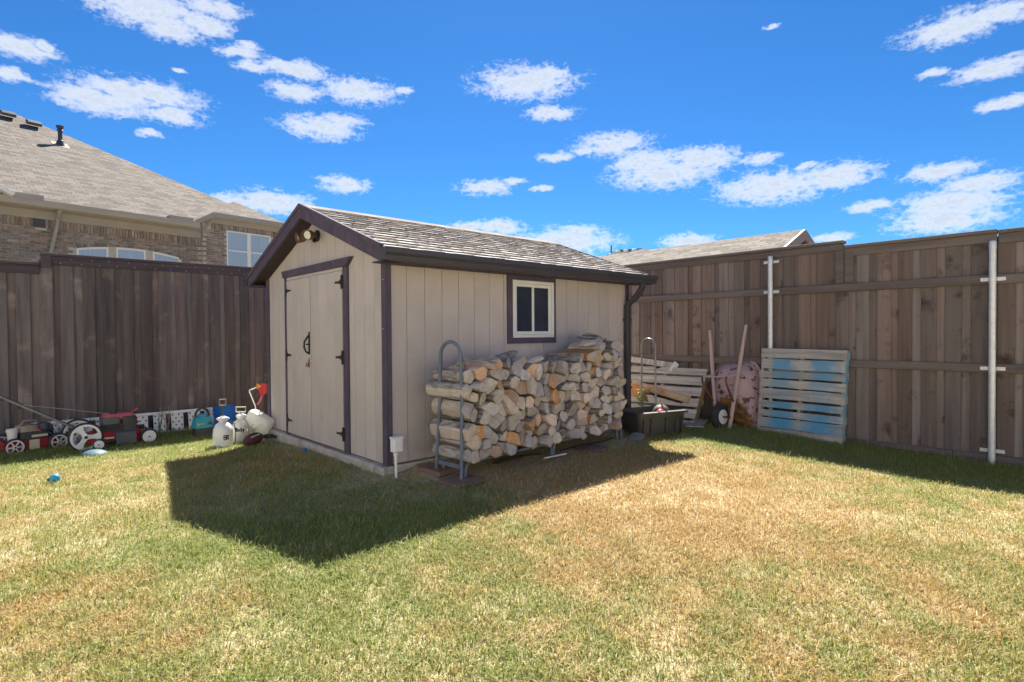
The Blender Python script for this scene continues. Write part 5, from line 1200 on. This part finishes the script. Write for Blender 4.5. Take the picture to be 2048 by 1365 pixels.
def build_left_house():
    ph = R(9); U0, V0 = 2.0, 12.81
    O = Vector((math.cos(ph)*U0 - math.sin(ph)*V0, math.sin(ph)*U0 + math.cos(ph)*V0, 0))
    hs = thing('brick_house', 'tan brick house with pale shingled hip roof beyond the dark fence', 'house', O, (0, 0, ph))
    u = lambda x: x-U0
    wl = MB(); wl.prism([(u(-9), -.4), (u(6.3), -.4), (u(6.3), 4.4), (u(-9), 4.4)], .012, .3, 1); wall = wl.build('wall', mt['mortar'], hs)
    MB().box((u(3.745), -.06, 3.9), (u(6.36), .011, 4.40)).build('wing_wall', mt['mortar'], hs)
    MB().box((u(3.745), -.055, -.4), (u(6.36), .0115, 3.9)).build('wing_wall', mt['mortar'], hs)
    # bricks
    rr = random.Random(81); br = [MB().box((-.092, -.014, -.0255), (.092, .014, .0255), bev=.003).mesh('brick', mt['brick'])]
    sd = [MB().box((-.0255, -.014, -.092), (.0255, .014, .092), bev=.003).mesh('brick', mt['brick'])]
    blocked = lambda x, z, h: (0.0 < x < .25 and z > 3.72) or (z < arch(x)+.07 and .76 < x < 3.22) or (4.36 < x < 5.79 and z < 4.30 and z > 3.0)
    arch = lambda x: 3.475 - .13*((x-1.98)/1.17)**2
    items = []
    z = 3.7305-.0677*15; row = 0
    while z < 4.36:
        x = -2.4 + (.102 if row % 2 else 0)
        while x < 6.3:
            wing = x > 3.80
            if z < (4.235 if wing else 3.735) and not blocked(x, z, 0) and not (3.70 < x < 3.80): items.append((x, z, 0, -.061 if wing else .0, 0))
            x += .2045
        z += .0677; row += 1
    x = -2.4
    while x < 6.3:
        wing = x > 3.78
        zz = 4.335 if wing else 3.855
        if not (0.0 < x < .25) and not (wing and x < 3.95): items.append((x, zz, 1, -.061 if wing else .0, 0))
        x += .0682
    x = .80
    while x < 3.2: items.append((x, arch(x)+.045, 2, 0, math.atan(-.26*(x-1.98)/1.17/1.17))); x += .068
    items.sort(key=lambda i: i[0]); stuff = MB(); tones = []; cnt = 0
    half = MB().box((-.0285, -.016, -.030), (.0285, .016, .030), bev=.003).mesh('brick', mt['brick'])
    for (x, z, k, y, rot) in items:
        if x > -1.0 and cnt < 300 and (cnt % 1 == 0):
            obj('brick', (br, sd, [half])[k][0], wall, (u(x), y, z), (0, -rot, 0)); cnt += 1
        else:
            hx, hz = ((.092, .0255), (.0255, .092), (.0285, .03))[k]; a = len(stuff.v); stuff.box((u(x)-hx, y-.012, z-hz), (u(x)+hx, y+.012, z+hz)); tones += [rr.random()]*(len(stuff.v)-a)
    s = stuff.build('bricks', mt['brick'], wall); s['kind'] = 'stuff'; s.data.attributes.new('tone', 'FLOAT', 'POINT').data.foreach_set('value', tones)
    # frieze, gutter, soffit
    MB().box((u(-9), -.03, 3.957), (u(3.73), .01, 4.15), bev=.004).build('frieze_board', mt['friezepaint'], hs)
    MB().box((u(-9), -.445, 4.15), (u(3.5), .012, 4.165)).build('soffit', mt['friezepaint'], hs)
    MB().prism([(-.44, 4.30), (-.44, 4.16), (-.54, 4.16), (-.565, 4.22), (-.58, 4.30)], u(-9), u(3.46), 0).build('gutter', mt['friezepaint'], hs)
    d = MB(); d.tube([(u(.40), -.50, 4.17), (u(.41), -.42, 4.10), (u(.46), -.07, 4.02), (u(.45), -.07, 3.85), (u(.30), -.07, 3.1), (u(.28), -.07, 2.2)], .042, 8); d.build('downspout', mt['friezepaint'], hs)
    v = MB(); v.box((u(.01), -.03, 3.755), (u(.235), -.0125, 3.955), bev=.01); vt = v.build('wall_vent', mt['gutter'], hs)
    # three arched windows
    for a, b in ((.83, 1.49), (1.655, 2.325), (2.49, 3.17)):
        w = bpy.data.objects.new('window', None); COL.objects.link(w); w.parent = hs
        def pol(i): 
            xs = [a+i + (b-a-2*i)*k/8 for k in range(9)]; return [(u(a+i), 2.2+i), (u(b-i), 2.2+i)] + [(u(x), arch(x)-i) for x in xs[::-1]]
        o_, i_ = pol(0), pol(.045); n = len(o_)
        vs = [(x, -.012, z) for x, z in o_] + [(x, -.012, z) for x, z in i_] + [(x, .011, z) for x, z in i_] + [(x, .011, z) for x, z in o_]
        fs = [(k, (k+1) % n, n+(k+1) % n, n+k) for k in range(n)] + [(n+k, n+(k+1) % n, 2*n+(k+1) % n, 2*n+k) for k in range(n)] + [(3*n+k, 3*n+(k+1) % n, (k+1) % n, k) for k in range(n)]
        MB().add(vs, fs).build('window_frame', mt['white'], w)
        MB().prism(pol(.044), .004, .010, 1).build('pane', mt['housewin'], w)
    w = bpy.data.objects.new('window', None); COL.objects.link(w); w.parent = hs
    f = MB(); a, b, z0, z1, y = 4.40, 5.745, 2.6, 4.27, -.085
    for lo, hi in (((a, z0), (a+.04, z1)), ((b-.04, z0), (b, z1)), ((a+.04, z1-.035), (b-.04, z1)), ((5.01, z0), (5.115, z1-.035)), ((a+.04, 3.675), (5.01, 3.715)), ((5.115, 3.675), (b-.04, 3.715))): f.box((u(lo[0]), y, lo[1]), (u(hi[0]), -.058, hi[1]))
    f.build('window_frame', mt['white'], w)
    for x0, x1, q0, q1 in ((a+.04, 5.01, 3.715, z1-.035), (5.115, b-.04, 3.715, z1-.035), (a+.04, 5.01, z0, 3.675), (5.115, b-.04, z0, 3.675)): MB().box((u(x0), -.072, q0), (u(x1), -.0605, q1)).build('pane', mt['housewin'], w)
    # main hip roof (7/12): slope .6, hip falling to the right at 45 degrees
    ez, ev = 4.30, -.45
    pk = (.72, 5.81, 8.055); cor = (6.98, ev, ez)
    rl = (-.15, 5.0, ez+.6*(5.0-ev)); 
    roof = roof_face('roof', [(u(-9), ev, ez), (u(3.42), ev, ez), (u(3.42), -.33, ez+.6*.12), (u(5.05), 1.30, ez+.6*1.75), (u(5.14), 1.39, ez+.6*1.84), (u(pk[0]), pk[1], pk[2]), (u(rl[0]), 5.55, ez+.6*(5.55-ev)), (u(-9), 5.2, ez+.6*(5.2-ev))], mt['roofL'], hs)
    roof_face('roof_hip_face', [(u(5.14), 1.395, ez+.6*1.84), (u(6.98), 1.6, ez), (u(6.98), 11, ez), (u(pk[0]), pk[1]+.004, pk[2])], mt['roofL'], hs)
    MB().box((u(-.6), -.585, 4.28), (u(.10), -.30, 4.40)).build('kick_flashing', mt['friezepaint'], hs)
    MB().box((u(2.72), -.585, 4.275), (u(3.30), -.35, 4.385)).build('kick_flashing', mt['friezepaint'], hs)
    # roof vents and pipes
    def onroof(x, v_): return (u(x), v_, ez + .6*(v_-ev))
    for x, v_ in ((.50, 5.15), (1.02, 4.80)):
        q = onroof(x, v_); o = MB().prism([(-.16, .02), (.16, .12), (.16, .26), (-.10, .17), (-.17, .10)], -.16, .16, 0); ob = o.build('roof_vent', mt['gutter'], hs); ob.location = q
        MB().box((-.20, -.20, -.11), (.20, .2, -.095), mat=Matrix.Rotation(math.atan(.6), 4, 'X')).build('vent_flange', mt['friezepaint'], ob)
    q = onroof(1.40, 3.72); o = MB(); o.lathe([(.13, -.10), (.08, .12), (.055, .14), (.055, .40), (.085, .42), (.06, .46), (.09, .50), (.095, .55), (0, .56)], 14); ob = o.build('flue_pipe', mt['gutter'], hs); ob.location = q
    MB().box((-.2, -.2, -.005), (.2, .2, .008), mat=Matrix.Rotation(math.atan(.6), 4, 'X')).build('flue_flashing', mt['friezepaint'], ob)
    o = MB(); o.lathe([(.07, 0), (.07, .18), (.1, .2), (.1, .26), (0, .27)], 12); ob = o.build('flue_pipe', mt['gutter'], hs); ob.location = (u(2.45), 4.4, 6.62)
    # wing: clipped gable
    MB().prism([(u(3.30), 4.18), (u(3.30), 4.30), (u(3.955), 4.69), (u(6.145), 4.69), (u(6.80), 4.30), (u(6.80), 4.18), (u(6.115), 4.57), (u(3.985), 4.57)], -.33, -.29, 1).build('barge_board', mt['friezepaint'], hs)
    MB().prism([(u(3.735), 3.97), (u(3.735), 4.20), (u(3.99), 4.565), (u(6.11), 4.565), (u(6.37), 4.20), (u(6.37), 3.97), (u(6.2), 4.33), (u(6.07), 4.425), (u(4.03), 4.425), (u(3.90), 4.33)], -.08, -.0605, 1).build('wing_frieze', mt['friezepaint'], hs)
    MB().box((u(3.985), -.289, 4.566), (u(6.115), -.0605, 4.578)).build('wing_soffit', mt['friezepaint'], hs)
    roof_face('wing_roof', [(u(3.955), -.305, 4.697), (u(6.145), -.305, 4.697), (u(5.05), .79, 5.354)], mt['roofL'], hs)
    roof_face('wing_roof_side', [(u(3.30), -.305, 4.304), (u(3.955), -.305, 4.697), (u(5.05), .79, 5.354), (u(5.05), 4.0, 5.354), (u(3.30), 4.0, 4.304)], mt['roofL'], hs)
    roof_face('wing_roof_side', [(u(6.80), -.305, 4.304), (u(6.145), -.305, 4.697), (u(5.05), .79, 5.354), (u(5.05), 4.0, 5.354), (u(6.80), 4.0, 4.304)], mt['roofL'], hs)
    # small dormer corner at the left edge of view
    MB().prism([(u(-1.0), 4.62), (u(-.42), 4.34), (u(-.46), 4.28), (u(-1.04), 4.56)], -.75, -.1, 1).build('porch_rake', mt['white'], hs)
build_left_house()

def build_right_houses():
    X, PY, PZ, s = 10.0, .308, 3.35, .46
    h = thing('neighbour_house', 'low gabled house roof with pale shingles beyond the brown fence', 'house', (X, 5.3, -.3))
    L_ = lambda x, y, z: (x-X, y-5.3, z+.3)
    roof_face('roof', [L_(X, PY-.2, PZ), L_(X, 10.5, PZ), L_(X-4.2, 10.5, PZ-4.2*s), L_(X-4.2, PY-.2, PZ-4.2*s)], mt['roofR'], h)
    roof_face('roof', [L_(X+.002, PY-.2, PZ), L_(X+.002, 10.5, PZ), L_(X+4.2, 10.5, PZ-4.2*s), L_(X+4.2, PY-.2, PZ-4.2*s)], mt['roofR'], h)
    y = PY-.23
    for sg in (-1, 1):
        q = [(0, PZ+.3-.005), (sg*4.25, PZ+.3-4.25*s-.005), (sg*4.25, PZ+.3-4.25*s-.22), (0, PZ+.3-.22)]
        MB().prism(q if sg > 0 else q[::-1], y-5.3-.04, y-5.3+.025, 1).build('rake_board', mt['gablepaint'], h)
    MB().prism([(-3.9, 0), (3.9, 0), (3.9, PZ+.3-3.9*s-.12), (0, PZ+.3-.13), (-3.9, PZ+.3-3.9*s-.12)], PY-5.3, PY-5.3+.2, 1).build('gable_wall', mt['redbrick'], h)
    MB().box((-3.9, PY-5.3+.2, 0), (3.9, 5.1, PZ+.3-3.9*s-.14)).build('wall', mt['redbrick'], h)
    f = thing('distant_house', 'dark grey roofed distant house with white roof vents behind the low house', 'house', (42, 26, -.5))
    q = lambda x, y, z: (x-42, y-26, z+.5)
    roof_face('roof', [q(39.4, 30.2, 7.95), q(40, 27.3, 8.83), q(40.0, 24.5, 8.66), q(39.5, 22.9, 7.8), q(37, 22.6, 6.5), q(37, 31, 6.5)], mt['roofF'], f)
    MB().box((-1.5, -3.0, 0), (4, 4, 7.0)).build('wall', mt['brick'], f)
    roof_face('roof', [q(40.02, 27.3, 8.83), q(40.02, 24.5, 8.66), q(45, 22.9, 6.5), q(45, 30.2, 6.5)], mt['roofF'], f)
    for y, z in ((27.0, 8.50), (26.1, 8.47), (25.2, 8.44), (27.75, 8.30)): MB().box((-2.85, y-26-.19, z+.5-.05), (-2.5, y-26+.19, z+.5+.16), bev=.05).build('roof_vent', mt['white'], f)
    MB().tube([(-2.5, 1.87, 8.3), (-2.5, 1.87, 9.75)], .06, 8).build('flue_pipe', mt['gutter'], f)
build_right_houses()

# unseen L-shaped house added behind the camera so its sunlit walls brighten the shed
def build_bounce_home():
    h = thing('unseen_bounce_home', 'unseen white house added behind the camera to bounce sunlight onto the shed', 'house', (-7.4, -4.2, -.15))
    ms = mat('bounce_home_white', (.80, .79, .77), (.74, .73, .71), rough=.9, scale=3, bump=.3, bscale=20)
    def wallx(y0, y1, z1): return MB().box((-.3, y0, 0), (0, y1, z1)).build('wall', ms, h)
    wallx(-12, 8.2, 5.2)
    MB().box((0.001, -12, 0), (15, -11.7+4.2, 3.3)).build('wing_wall', ms, h)
    for y, w, z0, z1 in ((-4.5, 1.5, .9, 2.3), (.5, 1.8, .05, 2.1), (4.5, 1.5, .9, 2.3), (-4.5, 1.3, 3.4, 4.6), (4.5, 1.3, 3.4, 4.6)):
        f = MB()
        for lo, hi in (((y-w/2-.06, z0-.06), (y-w/2, z1+.06)), ((y+w/2, z0-.06), (y+w/2+.06, z1+.06)), ((y-w/2, z1), (y+w/2, z1+.06)), ((y-w/2, z0-.06), (y+w/2, z0)), ((y-.03, z0), (y+.03, z1))): f.box((.0005, lo[0], lo[1]), (.05, hi[0], hi[1]))
        wf = f.build('window_frame', mt['white'], h); MB().box((.0006, y-w/2, z0), (.02, y+w/2, z1)).build('pane', mt['glass'], wf)
    roof_face('roof', [(.6, -12.6, 5.2), (.6, 8.8, 5.2), (-4.5, 8.8, 7.8), (-4.5, -12.6, 7.8)], mt['roofL'], h)
    roof_face('roof', [(.7, -7.1, 3.3), (15.5, -7.1, 3.3), (15.5, -11.5, 5.4), (.7, -11.5, 5.4)], mt['roofL'], h)
build_bounce_home()
